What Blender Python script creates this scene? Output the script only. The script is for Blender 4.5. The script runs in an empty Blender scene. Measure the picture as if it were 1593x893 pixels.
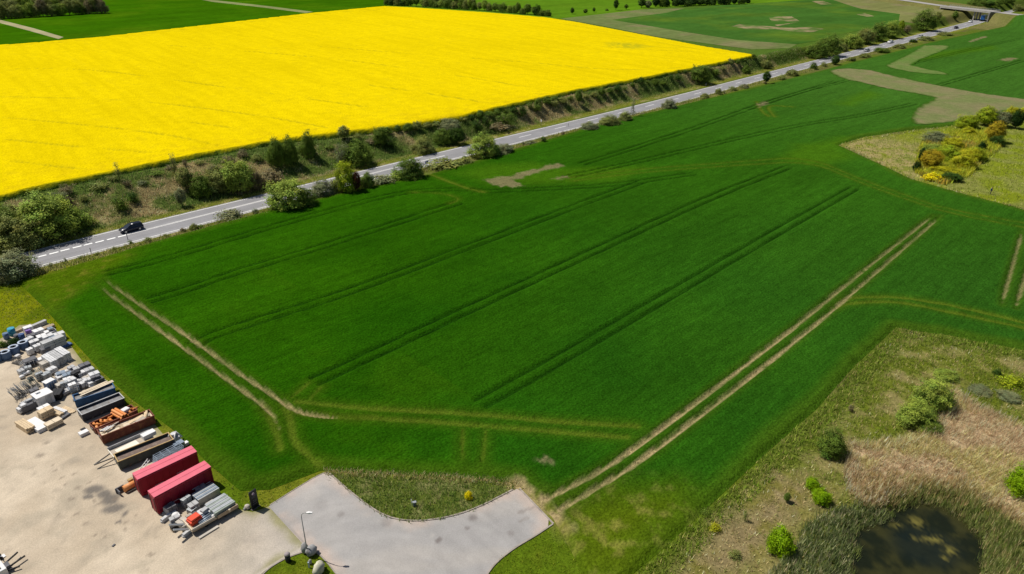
import bpy, bmesh, math, random
import numpy as np
from mathutils import Vector, Matrix

# ------------------------------------------------------------------ camera, sky, sun, exposure
SC = bpy.context.scene
COL = SC.collection
FPX, HOR, CAMH, PW, PH = 1120.0, -105.0, 54.0, 1593.0, 893.0   # focal length and horizon in photo pixels, flying height
TH = math.atan((PH / 2 - HOR) / FPX)
cd = bpy.data.cameras.new('camera'); cam = bpy.data.objects.new('camera', cd); COL.objects.link(cam)
cd.sensor_width = 36.0; cd.lens = FPX / PW * 36.0; cd.clip_start = 0.5; cd.clip_end = 9000.0
cam.location = (0, 0, CAMH); cam.rotation_euler = (math.pi / 2 - TH, 0, 0)
SC.camera = cam
SUN_EL, SUN_AZ = math.radians(58), math.radians(-67)      # azimuth from +Y towards +X
w = bpy.data.worlds.new('World'); SC.world = w; w.use_nodes = True
nt = w.node_tree; bg = nt.nodes['Background']; sky = nt.nodes.new('ShaderNodeTexSky')
sky.sky_type = 'NISHITA'; sky.sun_disc = False; sky.sun_elevation = SUN_EL; sky.sun_rotation = SUN_AZ
sky.air_density = 1.0; sky.dust_density = 1.0
nt.links.new(sky.outputs['Color'], bg.inputs['Color']); bg.inputs['Strength'].default_value = 0.058
sl = bpy.data.lights.new('sun', 'SUN'); so = bpy.data.objects.new('sun', sl); COL.objects.link(so)
sl.energy = 4.9; sl.angle = math.radians(0.5); sl.color = (1.0, 0.95, 0.87)
sv = Vector((math.sin(SUN_AZ) * math.cos(SUN_EL), math.cos(SUN_AZ) * math.cos(SUN_EL), math.sin(SUN_EL)))
so.rotation_euler = sv.to_track_quat('Z', 'Y').to_euler(); so.location = (0, 0, 80)
SC.view_settings.view_transform = 'Standard'; SC.view_settings.look = 'None'
SC.view_settings.exposure = 0.0; SC.view_settings.gamma = 1.0
SC.render.engine = 'CYCLES'
SC.cycles.max_bounces = 5; SC.cycles.diffuse_bounces = 2; SC.cycles.glossy_bounces = 2
SC.cycles.transmission_bounces = 2; SC.cycles.transparent_max_bounces = 4
SC.cycles.caustics_reflective = False; SC.cycles.caustics_refractive = False

random.seed(7)
RNG = np.random.default_rng(11)

# ------------------------------------------------------------------ where a ray through a photo pixel meets the land
def G(x, y, z=0.0):
    dx = (x - PW / 2) / FPX; dy = -(y - PH / 2) / FPX
    d = np.array([dx, math.cos(TH) + dy * math.sin(TH), -math.sin(TH) + dy * math.cos(TH)])
    return np.array([0, 0, CAMH]) + d * ((z - CAMH) / d[2])
def GP(pts, z=0.0):
    return np.array([G(p[0], p[1], z)[:2] for p in pts])
def pxm(P):                                    # photo pixels per metre at a point, and the ray's depression
    q = np.array(P, float) - np.array([0, 0, CAMH])
    zc = q[1] * math.cos(TH) - q[2] * math.sin(TH)
    return FPX / zc, math.atan2(-q[2], math.hypot(q[0], q[1]))

# road frame: u along the road, v to its far side
RO = G(40, 408)[:2]
RU = G(1480, 45)[:2] - RO; RU = RU / np.linalg.norm(RU)
RV = np.array([-RU[1], RU[0]])
ROT = math.atan2(RU[1], RU[0])
def uv(P):
    d = np.asarray(P)[..., :2] - RO
    return d @ RU, d @ RV
def xy(u, v):
    return RO + np.multiply.outer(u, RU) + np.multiply.outer(v, RV)

def sstep(a, b, x):
    t = np.clip((x - a) / (b - a), 0, 1); return t * t * (3 - 2 * t)
def lerp(a, b, t):
    a = np.asarray(a, float); b = np.asarray(b, float); t = np.asarray(t)
    if t.ndim and a.ndim <= 1: return a + (b - a) * t[..., None]
    if t.ndim and a.ndim == 2: return a + (b - a) * t[..., None]
    return a + (b - a) * t
def _hash(ix, iy, s):
    h = (ix * 374761393 + iy * 668265263 + s * 362437) & 0x7fffffff
    h = ((h ^ (h >> 13)) * 1274126177) & 0x7fffffff
    return ((h ^ (h >> 16)) & 0xffff) / 65535.0
def vnoise(x, y, s=0):
    ix = np.floor(x).astype(np.int64); iy = np.floor(y).astype(np.int64)
    fx = x - ix; fy = y - iy; fx = fx * fx * (3 - 2 * fx); fy = fy * fy * (3 - 2 * fy)
    a = _hash(ix, iy, s); b = _hash(ix + 1, iy, s); c = _hash(ix, iy + 1, s); d = _hash(ix + 1, iy + 1, s)
    return (a + (b - a) * fx) * (1 - fy) + (c + (d - c) * fx) * fy
def fbm(x, y, s=0, o=4):
    t = 0; a = .5; n = 0
    for k in range(o):
        t = t + a * vnoise(x * 2 ** k, y * 2 ** k, s + 17 * k); n += a; a *= .55
    return t / n

def sdf(P, poly):                               # signed distance (inside < 0) and nearest point
    P = np.asarray(P, float); n = len(poly)
    best = np.full(len(P), 1e18); near = np.zeros_like(P); ins = np.zeros(len(P), bool)
    for i in range(n):
        a = poly[i]; b = poly[(i + 1) % n]; ab = b - a; L = ab @ ab
        if L < 1e-9: continue
        t = np.clip(((P - a) @ ab) / L, 0, 1); q = a + t[:, None] * ab
        d = ((P - q) ** 2).sum(1); m = d < best
        best[m] = d[m]; near[m] = q[m]
        c = (a[1] > P[:, 1]) != (b[1] > P[:, 1])
        if c.any():
            xi = (b[0] - a[0]) * (P[:, 1] - a[1]) / (b[1] - a[1] + 1e-12) + a[0]
            ins ^= c & (P[:, 0] < xi)
    s = np.sqrt(best); s[ins] *= -1
    return s, near
def linedist(P, line, lim=6.0):                 # distance to an open polyline, capped
    out = np.full(len(P), lim)
    for a, b in zip(line[:-1], line[1:]):
        lo = np.minimum(a, b) - lim; hi = np.maximum(a, b) + lim
        m = ((P > lo) & (P < hi)).all(1)
        if not m.any(): continue
        Q = P[m]; ab = b - a; t = np.clip(((Q - a) @ ab) / (ab @ ab + 1e-9), 0, 1)
        d = np.sqrt(((Q - a - t[:, None] * ab) ** 2).sum(1))
        out[m] = np.minimum(out[m], d)
    return out
def offset_line(L, d):
    T = np.gradient(L, axis=0); T /= np.linalg.norm(T, axis=1)[:, None]
    return L + d * np.stack([-T[:, 1], T[:, 0]], 1)
def smooth_line(L, n=3):
    L = np.asarray(L)
    for _ in range(n):
        q = [L[0]]
        for a, b in zip(L[:-1], L[1:]): q += [a * .75 + b * .25, a * .25 + b * .75]
        L = np.array(q + [L[-1]])
    return L

# ------------------------------------------------------------------ key outlines, read off the photograph
POND = GP([(1316, 905), (1324, 860), (1328, 822), (1352, 812), (1381, 805), (1396, 786), (1438, 775), (1476, 785), (1510, 808), (1530, 831), (1535, 852), (1524, 905), (1500, 940), (1400, 950), (1330, 940)], -0.8)
EDGE_U = [-400, 78, 100, 120, 172, 250, 300, 520, 560, 3000]
EDGE_V = [27, 26.5, 21, 17, 16.5, 14, 14, 14, 16, 20]
OVER = smooth_line(np.array([G(x, y, z)[:2] for x, y, z in ((1300, -9, 5), (1400, 2, 5), (1472, 9.6, 6.6), (1551, 18.2, 6.6), (1593, 24, 6.4), (1700, 40, 4))]), 2)
def terrain(x, y):
    x = np.asarray(x, float); y = np.asarray(y, float)
    P = np.stack([x.ravel(), y.ravel()], 1); u, v = uv(P)
    ev = np.interp(u, EDGE_U, EDGE_V)
    z = 4.5 * sstep(8.0, ev - .5, v)
    z += .5 * (fbm(u / 4, v / 4, 3, 3) - .5) * sstep(8, 11, v) * sstep(ev + 3, ev, v)
    m = (u > 420) & (u < 760)
    if m.any():
        d = linedist(P[m], OVER, 40.0); ou = u[m]; ovv = v[m]
        ramp = 6.3 * sstep(17, 5, d) * np.maximum(sstep(-6.9, -8.4, ovv), sstep(30, 33, ovv)) * sstep(-190, -70, ovv)
        z[m] = np.maximum(z[m], ramp)
    m = (np.abs(x.ravel() - 40) < 90) & (y.ravel() < 110) & (y.ravel() > 20)
    if m.any():
        s, _ = sdf(P[m], POND)
        z[m] += -2.0 * sstep(2.6, -3.0, s) + .25 * (fbm(P[m][:, 0] / 2.2, P[m][:, 1] / 2.2, 8, 3) - .5) * sstep(-4, -12, v[m] + 60) * sstep(30, 45, x.ravel()[m])
    return z.reshape(x.shape)
def GT(x, y):
    z = 0.0
    for _ in range(14):
        p = G(x, y, z); z = .5 * z + .5 * float(terrain(p[0], p[1]))
    p = G(x, y, z); p[2] = float(terrain(p[0], p[1])); return p

# ------------------------------------------------------------------ object helpers
def tag(o, label=None, cat=None, group=None, kind=None):
    if label: o['label'] = label
    if cat: o['category'] = cat
    if group: o['group'] = group
    if kind: o['kind'] = kind
    return o
def empty(name, loc, rz=0.0, label=None, cat=None, group=None):
    o = bpy.data.objects.new(name, None); COL.objects.link(o); o.location = loc; o.rotation_euler = (0, 0, rz)
    o.empty_display_size = .3
    return tag(o, label, cat, group)
def link(name, me, mat=None, parent=None):
    o = bpy.data.objects.new(name, me); COL.objects.link(o)
    if mat is not None:
        if not me.materials: me.materials.append(mat)
        elif me.materials[0] is not mat: o.material_slots[0].link = 'OBJECT'; o.material_slots[0].material = mat
    if parent is not None: o.parent = parent
    return o
def mesh_np(name, V, F, col=None, smooth=False):
    me = bpy.data.meshes.new(name); V = np.asarray(V, np.float32); F = np.asarray(F, np.int32); k = F.shape[1]
    me.vertices.add(len(V)); me.vertices.foreach_set('co', V.ravel())
    me.loops.add(F.size); me.loops.foreach_set('vertex_index', F.ravel())
    me.polygons.add(len(F)); me.polygons.foreach_set('loop_start', np.arange(0, F.size, k, dtype=np.int32))
    me.polygons.foreach_set('use_smooth', np.full(len(F), smooth))
    me.update(calc_edges=True)
    if col is not None:
        C = np.ones((len(V), 4), np.float32); C[:, :3] = col
        at = me.color_attributes.new('col', 'FLOAT_COLOR', 'POINT'); at.data.foreach_set('color', C.ravel())
    return me
class MB:                                       # collects boxes, tubes and lofts into one mesh
    def __init__(s): s.v = []; s.f = []; s.sm = []
    def add(s, V, F, smooth=False):
        b = len(s.v); s.v += [tuple(map(float, p)) for p in V]; s.f += [tuple(i + b for i in f) for f in F]; s.sm += [smooth] * len(F); return s
    def box(s, c, d, rz=0, rx=0, ry=0, taper=1.0):
        M = Matrix.Rotation(rz, 3, 'Z') @ Matrix.Rotation(ry, 3, 'Y') @ Matrix.Rotation(rx, 3, 'X'); V = []
        for k in (-1, 1):
            t = taper if k > 0 else 1.0
            for i, j in ((-1, -1), (1, -1), (1, 1), (-1, 1)):
                V.append(Vector(c) + M @ Vector((i * d[0] / 2 * t, j * d[1] / 2 * t, k * d[2] / 2)))
        return s.add(V, [(3, 2, 1, 0), (4, 5, 6, 7), (0, 1, 5, 4), (1, 2, 6, 5), (2, 3, 7, 6), (3, 0, 4, 7)])
    def bar(s, a, b, wd, hg):                   # rectangular bar from a to b
        a = Vector(a); b = Vector(b); d = b - a; L = d.length; q = d.to_track_quat('X', 'Z')
        V = []
        for x in (0, L):
            for i, j in ((-1, -1), (1, -1), (1, 1), (-1, 1)): V.append(a + q @ Vector((x, i * wd / 2, j * hg / 2)))
        return s.add(V, [(0, 1, 2, 3), (7, 6, 5, 4), (0, 4, 5, 1), (1, 5, 6, 2), (2, 6, 7, 3), (3, 7, 4, 0)])
    def tube(s, pts, r, n=8, cap=True):
        pts = [Vector(p) for p in pts]; rs = r if isinstance(r, (list, tuple)) else [r] * len(pts); V = []; F = []
        for i, p in enumerate(pts):
            d = (pts[min(i + 1, len(pts) - 1)] - pts[max(i - 1, 0)]).normalized(); q = d.to_track_quat('Z', 'Y')
            V += [p + q @ Vector((rs[i] * math.cos(2 * math.pi * k / n), rs[i] * math.sin(2 * math.pi * k / n), 0)) for k in range(n)]
        for i in range(len(pts) - 1):
            for k in range(n): F.append((i * n + k, i * n + (k + 1) % n, (i + 1) * n + (k + 1) % n, (i + 1) * n + k))
        s.add(V, F, True)
        if cap:
            b = len(s.v) - len(V); s.f += [tuple(b + k for k in reversed(range(n))), tuple(b + (len(pts) - 1) * n + k for k in range(n))]; s.sm += [False, False]
        return s
    def loft(s, rings, smooth=True, caps=True):
        n = len(rings[0]); V = [p for r in rings for p in r]; F = []
        for i in range(len(rings) - 1):
            for k in range(n): F.append((i * n + k, i * n + (k + 1) % n, (i + 1) * n + (k + 1) % n, (i + 1) * n + k))
        b = len(s.v); s.add(V, F, smooth)
        if caps: s.f += [tuple(b + k for k in reversed(range(n))), tuple(b + (len(rings) - 1) * n + k for k in range(n))]; s.sm += [False, False]
        return s
    def lathe(s, c, prof, n=14):
        return s.loft([[(c[0] + r * math.cos(2 * math.pi * k / n), c[1] + r * math.sin(2 * math.pi * k / n), c[2] + z) for k in range(n)] for r, z in prof])
    def rock(s, c, d, seed=0, n=10, m=7):
        rr = random.Random(seed); rings = []
        for i in range(m + 1):
            a = math.pi * i / m; ring = []
            for k in range(n):
                b = 2 * math.pi * k / n; j = 1 + rr.uniform(-.16, .16)
                ring.append((c[0] + d[0] / 2 * j * max(math.sin(a), .05) * math.cos(b), c[1] + d[1] / 2 * j * max(math.sin(a), .05) * math.sin(b), c[2] - d[2] / 2 * math.cos(a) * (1 + rr.uniform(-.05, .05))))
            rings.append(ring)
        return s.loft(rings)
    def mesh(s, name):
        me = bpy.data.meshes.new(name); me.from_pydata(s.v, [], s.f); me.polygons.foreach_set('use_smooth', s.sm); me.update(); return me
    def build(s, name, mat, parent=None, bevel=0.0):
        o = link(name, s.mesh(name), mat, parent)
        if bevel:
            b = o.modifiers.new('bevel', 'BEVEL'); b.width = bevel; b.segments = 2; b.limit_method = 'ANGLE'
        return o
def copy_tree(o, parent=None):
    c = o.copy(); COL.objects.link(c)
    if parent is not None: c.parent = parent
    for ch in list(o.children): copy_tree(ch, c)
    return c

# ------------------------------------------------------------------ materials
def mat(name, c=(.5, .5, .5), rough=.85, var=.18, scale=3.0, attr=False, bump=0.0, bscale=None, metal=0.0, trans=0.0, spec=.3, aniso=None, fine=0.0, fscale=20.0, c2=None, c2s=.6, c2t=(.5, .65)):
    m = bpy.data.materials.new(name); m.use_nodes = True; n = m.node_tree.nodes; l = m.node_tree.links
    b = n['Principled BSDF']; b.inputs['Roughness'].default_value = rough; b.inputs['Metallic'].default_value = metal
    b.inputs['Specular IOR Level'].default_value = spec
    tc = n.new('ShaderNodeTexCoord')
    co = tc.outputs['Object']
    if aniso:
        mp = n.new('ShaderNodeMapping'); mp.inputs['Rotation'].default_value = (0, 0, aniso[0]); mp.inputs['Scale'].default_value = (aniso[1], aniso[2], 1)
        vr = n.new('ShaderNodeVectorRotate'); vr.rotation_type = 'Z_AXIS'; vr.inputs['Angle'].default_value = aniso[0]
        l.new(co, vr.inputs['Vector']); mp.inputs['Rotation'].default_value = (0, 0, 0); l.new(vr.outputs[0], mp.inputs['Vector']); aco = mp.outputs[0]
    def noise(sc, cc, det=4.0):
        t = n.new('ShaderNodeTexNoise'); t.inputs['Scale'].default_value = sc; t.inputs['Detail'].default_value = det; l.new(cc, t.inputs['Vector']); return t.outputs['Fac']
    def rng(f, lo, hi, a=.25, bb=.75):
        r = n.new('ShaderNodeMapRange'); r.inputs['From Min'].default_value = a; r.inputs['From Max'].default_value = bb
        r.inputs['To Min'].default_value = lo; r.inputs['To Max'].default_value = hi; l.new(f, r.inputs['Value']); return r.outputs[0]
    if attr:
        a = n.new('ShaderNodeAttribute'); a.attribute_name = 'col'; base = a.outputs['Color']
        if attr == 'tint':
            mx = n.new('ShaderNodeMix'); mx.data_type = 'RGBA'; mx.blend_type = 'MULTIPLY'; mx.inputs['Factor'].default_value = 1
            mx.inputs[6].default_value = (*c, 1); l.new(base, mx.inputs[7]); base = mx.outputs[2]
    else:
        rgb = n.new('ShaderNodeRGB'); rgb.outputs[0].default_value = (*c, 1); base = rgb.outputs[0]
    if c2 is not None:
        mx = n.new('ShaderNodeMix'); mx.data_type = 'RGBA'; l.new(base, mx.inputs[6]); mx.inputs[7].default_value = (*c2, 1)
        l.new(rng(noise(c2s, co, 6), 0, 1, *c2t), mx.inputs['Factor']); base = mx.outputs[2]
    def mulf(base, f):
        mx = n.new('ShaderNodeMix'); mx.data_type = 'RGBA'; mx.blend_type = 'MULTIPLY'; mx.inputs['Factor'].default_value = 1
        l.new(base, mx.inputs[6]); cb = n.new('ShaderNodeCombineColor')
        for k in range(3): l.new(f, cb.inputs[k])
        l.new(cb.outputs[0], mx.inputs[7]); return mx.outputs[2]
    if var: base = mulf(base, rng(noise(scale, co), 1 - var, 1 + var))
    if fine: base = mulf(base, rng(noise(fscale, co, 2), 1 - fine, 1 + fine))
    if aniso: base = mulf(base, rng(noise(aniso[3], aco, 3), 1 - aniso[4], 1 + aniso[4]))
    l.new(base, b.inputs['Base Color'])
    if bump:
        bp = n.new('ShaderNodeBump'); bp.inputs['Strength'].default_value = 1.0; bp.inputs['Distance'].default_value = bump
        l.new(noise(bscale or scale, aco if aniso and bscale is None else co, 4), bp.inputs['Height']); l.new(bp.outputs[0], b.inputs['Normal'])
    if trans:
        tr = n.new('ShaderNodeBsdfTranslucent'); l.new(base, tr.inputs['Color']); ms = n.new('ShaderNodeMixShader'); ms.inputs[0].default_value = trans
        l.new(b.outputs[0], ms.inputs[1]); l.new(tr.outputs[0], ms.inputs[2]); l.new(ms.outputs[0], n['Material Output'].inputs['Surface'])
    return m
def axis(segs):                                 # stepped coordinates: [(start, step), ..., (end, None)]
    out = []
    for (a, st), (b, _) in zip(segs[:-1], segs[1:]): out += list(np.arange(a, b - 1e-6, st))
    return np.array(out + [segs[-1][0]])
def grid_sheet(name, poly, us, vs, zf, cf, m, kind='structure', smooth=True):
    U, V = np.meshgrid(us, vs, indexing='ij'); P = (RO + U[..., None] * RU + V[..., None] * RV).reshape(-1, 2)
    s, near = sdf(P, poly); ins = s < 0
    I = np.arange(U.size).reshape(U.shape)
    Q = np.stack([I[:-1, :-1], I[1:, :-1], I[1:, 1:], I[:-1, 1:]], -1).reshape(-1, 4)
    Q = Q[ins[Q].any(1)]
    used = np.unique(Q); rm = np.full(U.size, -1); rm[used] = np.arange(len(used)); Q = rm[Q]
    P = P[used]; s = s[used]; near = near[used]; o = s > 0; P[o] = near[o]; dep = np.maximum(-s, 0)
    C = cf(P, dep); Z = zf(P, dep)
    me = mesh_np(name, np.column_stack([P, Z]), Q, C, smooth)
    return tag(link(name, me, m), kind=kind)
# ------------------------------------------------------------------ ground
SEP = GP([(1393, 512), (1480, 525), (1593, 547), (1760, 590), (1760, 960), (930, 960), (962, 915), (1000, 885), (1050, 840), (1120, 775), (1200, 700), (1270, 640), (1330, 572)])
NEP = GP([(1303, 226), (1345, 214), (1420, 203), (1480, 196), (1560, 180), (1700, 172), (1800, 250), (1800, 380), (1593, 328), (1500, 304), (1420, 282), (1380, 262)])
TRI = GP([(511, 736), (560, 738), (640, 742), (730, 746), (800, 754), (799, 763), (740, 793), (690, 808), (640, 813), (598, 805), (555, 775)])
REED = GP([(1312, 742), (1322, 690), (1400, 684), (1450, 668), (1466, 640), (1482, 606), (1530, 634), (1593, 662), (1720, 700), (1720, 850), (1605, 832), (1560, 802), (1505, 768), (1440, 757), (1390, 772), (1350, 788), (1325, 775)])
RINGL = GP([(1300, 792), (1345, 782), (1385, 796), (1392, 800), (1352, 814), (1330, 824), (1327, 860), (1320, 915), (1170, 915), (1215, 876), (1240, 850), (1250, 822), (1275, 802)])
RINGR = GP([(1380, 770), (1440, 755), (1505, 768), (1550, 800), (1597, 832), (1650, 915), (1528, 915), (1533, 852), (1526, 831), (1506, 810), (1476, 787), (1438, 777), (1398, 788)])
BARE = GP([(1120, 800), (1200, 730), (1270, 745), (1320, 760), (1290, 790), (1245, 822), (1235, 850), (1190, 880), (1150, 905), (1040, 905), (1080, 850)])
WEAK = GP([(858, 800), (960, 770), (1060, 760), (1070, 800), (1020, 850), (975, 905), (900, 905), (870, 835)])
SANDL = GP([(803, 757), (836, 782), (858, 805), (866, 813), (880, 828)])
WEAK2 = GP([(20, 440), (60, 428), (150, 404), (230, 382), (215, 400), (150, 432), (120, 455), (80, 480), (55, 460)])
C_LAWN = np.array([.155, .175, .005]); C_VERGE = np.array([.085, .12, .014]); C_TAN = np.array([.25, .21, .095]); C_DRY = np.array([.18, .145, .065])
def ground_col(P, dep):
    u, v = uv(P); x = P[:, 0]; y = P[:, 1]; C = np.empty((len(P), 3)); C[:] = C_VERGE
    n1 = fbm(x / 5, y / 5, 1); n2 = fbm(x / 1.6, y / 1.6, 2); n3 = fbm(x / 18, y / 18, 4)
    C = lerp(C, np.array([.10, .10, .03]), sstep(.45, .7, n1))
    C[(u < 45) & (v < -4)] = lerp(np.array([.075, .12, .006]), np.array([.13, .145, .012]), sstep(.4, .65, n1))[(u < 45) & (v < -4)]
    near = (x < -50) & (y > 88) & (v < -4) & (y < 140)
    C[near] = lerp(C_LAWN, np.array([.085, .12, .004]), sstep(.4, .65, n1))[near]
    ev = np.interp(u, EDGE_U, EDGE_V)
    bank = sstep(7.2, 9, v) * sstep(ev + 1.5, ev - 1, v)
    bc = lerp(lerp(C_DRY, C_TAN, sstep(.35, .7, n2)), np.array([.07, .105, .02]), sstep(.37, .55, .6 * n1 + .4 * n3))
    C = C * (1 - bank)[:, None] + lerp(bc, np.array([.075, .12, .012]), .85 * sstep(275, 320, u)) * bank[:, None]
    rv = sstep(4.2, 4.8, np.abs(v)) * sstep(9, 6, np.abs(v)) * (u > -30)
    C = C * (1 - rv)[:, None] + lerp(np.array([.14, .155, .018]), C_TAN, sstep(.5, .75, n2)) * rv[:, None]
    plat = v > ev
    C[plat] = lerp(np.array([.055, .115, .012]), np.array([.075, .12, .02]), n3)[plat]
    d = linedist(P, OVER, 45.0); app = (d < 40) & (u > 440) & (np.abs(v) > 6)
    C[app] = lerp(np.array([.17, .15, .055]), np.array([.11, .12, .03]), n1)[app]
    # south-east meadow
    m = np.abs(x - 60) < 130; m &= y < 140
    idx = np.where(m)[0]; Q = P[idx]
    s, _ = sdf(Q, SEP); k = sstep(.3, -1.2, s)
    mc = lerp(np.array([.105, .13, .012]), np.array([.20, .17, .065]), sstep(.42, .68, .55 * n1[idx] + .45 * n2[idx]))
    mc = lerp(mc, np.array([.09, .125, .015]), sstep(-6, -1, s) * .7)
    sb, _ = sdf(Q, BARE); kb = sstep(2, -3, sb + 3 * (n1[idx] - .5))
    mc = lerp(mc, lerp(np.array([.21, .165, .08]), np.array([.14, .125, .03]), sstep(.45, .65, n2[idx])), kb)
    sr, _ = sdf(Q, REED); kr = sstep(.5, -1, sr)
    mc = lerp(mc, np.array([.36, .265, .155]), kr)
    sp, _ = sdf(Q, POND); kp = sstep(2.0, .3, sp)
    mc = lerp(mc, np.array([.03, .026, .016]), kp)
    C[idx] = C[idx] * (1 - k)[:, None] + mc * k[:, None]
    st, _ = sdf(Q, TRI); kt = sstep(.6, -.6, st)
    tc = lerp(np.array([.085, .11, .018]), np.array([.19, .17, .08]), sstep(.5, .75, n2[idx]) * .7 + .5 * sstep(-3, 0, st) * (Q[:, 1] > 64))
    C[idx] = C[idx] * (1 - kt)[:, None] + tc * kt[:, None]
    # north-east meadow
    m = (x > 60) & (x < 220) & (y > 120) & (y < 260); idx = np.where(m)[0]; Q = P[idx]
    s, _ = sdf(Q, NEP); k = sstep(1, -2, s + 4 * (n1[idx] - .5))
    t0 = G(1340, 240)[:2]; dd = np.hypot(*(Q - t0).T)
    mc = lerp(np.array([.155, .19, .012]), np.array([.17, .185, .04]), sstep(.4, .65, n1[idx]))
    mc = lerp(mc, np.array([.30, .23, .11]), sstep(34, 10, dd) * sstep(.3, .6, n2[idx]) * .8)
    C[idx] = C[idx] * (1 - k)[:, None] + mc * k[:, None]
    ln = linedist(P, SANDL); C = lerp(C, lerp(np.array([.36, .27, .14]), np.array([.16, .15, .03]), sstep(.4, .7, n2)), .8 * sstep(1.5, .2, ln + 1.8 * (n2 - .5)))
    return C * (.85 + .3 * n2)[:, None]
M_GROUND = mat('ground', attr=True, spec=0, var=.22, scale=.9, fine=.3, fscale=4.0, bump=.12, bscale=2.6)
us = axis([(-4000, 600), (-1000, 150), (-250, 15), (-130, 2.5), (-45, .7), (150, 1.2), (330, 3), (700, 15), (1000, 100), (2000, 500), (5000, None)])
vs = axis([(-4000, 600), (-1000, 120), (-300, 10), (-190, 1.6), (-160, .7), (32, 2), (60, 8), (260, 30), (800, 150), (2000, 500), (5000, None)])
BIG = np.array([xy(-3990., -3990.), xy(4990., -3990.), xy(4990., 4990.), xy(-3990., 4990.)])
grid_sheet('ground', BIG, us, vs, lambda P, d: terrain(P[:, 0], P[:, 1]), ground_col, M_GROUND)

# ------------------------------------------------------------------ winter wheat
WHEAT = GP([(24, 436), (66, 476), (108, 524), (152, 572), (203, 620), (268, 668), (332, 728), (374, 764), (420, 762), (500, 732), (640, 740), (730, 744), (805, 752), (822, 768), (860, 806), (878, 838), (905, 890), (945, 930), (985, 893), (1050, 838), (1120, 772), (1200, 698), (1270, 637), (1330, 569), (1393, 510), (1480, 523), (1593, 545), (1760, 588),
            (1800, 400), (1593, 327), (1500, 303), (1420, 280), (1380, 261), (1304, 226), (1345, 213), (1420, 202), (1500, 194), (1593, 178), (1800, 168), (1800, 70), (1640, 46), (1593, 39), (1560, 42), (1500, 55), (1440, 68), (1400, 79), (1330, 96), (1290, 107), (1200, 130), (1100, 154), (1000, 178), (900, 203), (800, 233), (720, 257), (660, 274), (620, 282), (520, 303), (420, 328), (330, 352), (250, 374), (150, 404), (60, 430)])
def pair(pts, off=1.05):
    L = smooth_line(GP(pts), 2); return [offset_line(L, off), offset_line(L, -off)]
TANT = [smooth_line(GP(p), 2) for p in (
    [(152, 445), (172, 460), (200, 481), (300, 553), (372, 606), (412, 634), (428, 652), (436, 672)], [(163, 437), (215, 474), (300, 530), (370, 582), (430, 621), (462, 643), (500, 651), (560, 655)],
    [(850, 779), (941, 733), (1034, 667), (1148, 579), (1227, 519), (1345, 421), (1451, 337)], [(868, 797), (985, 729), (1104, 638.6), (1253, 521), (1352, 435), (1463, 338)],
    [(1590, 362), (1557, 478)], [(1606, 395), (1579, 483)])]
LITT = [smooth_line(GP(p), 2) for p in (
    [(462, 628), (561, 639), (651, 643), (757, 649), (860, 660), (990, 667)], [(450, 640), (470, 648), (576, 654), (681, 660), (772, 668), (860, 675), (975, 684)],
    [(412, 634), (430, 672), (437, 703)], [(440, 630), (452, 652), (456, 690), (480, 712), (500, 728)],
    [(720, 672), (720, 718)], [(756, 674), (751, 722)],
    [(1312, 470), (1326, 466), (1390, 464), (1467, 475), (1593, 505), (1720, 537)], [(1300, 482), (1314, 475), (1383, 471), (1447, 482), (1593, 513), (1720, 545)],
    [(880, 279), (1000, 265), (1150, 254), (1257, 246), (1341, 283), (1428, 313), (1466, 327), (1593, 350)], [(890, 284), (1000, 270), (1150, 259), (1262, 253), (1340, 288), (1425, 318), (1470, 333), (1593, 357)],
    [(666, 272), (716, 292), (752, 301)], [(700, 318), (718, 312), (690, 303), (640, 301)], [(1232, 168), (1190, 165), (1205, 184)], [(1177, 160), (1185, 176), (1196, 183)], [(480, 600), (455, 622)], [(500, 606), (478, 630)])]
FAINT = (4, 5, 8, 9, 11, 14, 15)
DRKT = []
for p in ([(490, 596), (548, 570), (700, 497.5), (900, 404.5), (1100, 311), (1225, 262)], [(748, 631), (852, 573), (1030, 468), (1200, 368), (1328, 295)],
          [(300, 540), (330, 525), (405.6, 500), (519, 465.5), (700, 398), (900, 321), (1000, 284)], [(234, 470), (289, 454), (376, 423), (458, 400), (600, 355), (715, 317)],
          [(165, 428), (210, 418), (286, 397), (400, 362), (500, 334), (625, 300), (720, 296), (760, 300)], [(760, 300), (850, 296), (960, 290), (1080, 272)], [(905, 257), (940, 247), (1085, 200), (1180, 165), (1300, 128)], [(880, 278), (1000, 252), (1130, 221), (1249, 195), (1338, 182), (1422, 163)], [(1160, 171), (1249, 143), (1316, 127)],
          [(1420, 100), (1500, 80), (1593, 60)], [(1440, 140), (1593, 95)]):
    DRKT += pair(p)
BAREW = [GP(p) for p in ([(750, 284), (765, 279), (790, 277), (815, 270), (850, 260), (873, 257), (876, 261), (850, 268), (820, 276), (800, 284), (818, 292), (800, 295), (770, 291)], [(858, 281), (870, 277), (884, 276), (880, 280), (866, 283)], [(832, 722), (845, 719), (856, 723), (845, 727)], [(1176, 162), (1194, 158), (1196, 163), (1180, 168)], [(1552, 95), (1566, 91), (1582, 92), (1570, 97)], [(1505, 66), (1532, 57), (1536, 59), (1510, 67)])]
PALEW = [GP(p) for p in ([(690, 272), (760, 258), (830, 256), (880, 262), (1000, 262), (960, 284), (860, 290), (760, 292)], [(1290, 165), (1350, 140), (1370, 150), (1330, 168)], [(1230, 225), (1310, 215), (1330, 250), (1280, 262), (1210, 250)], [(1420, 85), (1550, 70), (1556, 78), (1430, 96)])]
GREENA = np.array([.022, .087, .0014]); GREENB = np.array([.0088, .053, .0009]); GREENC = np.array([.0235, .083, .0075]); GREEND = np.array([.040, .112, .013])
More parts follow.
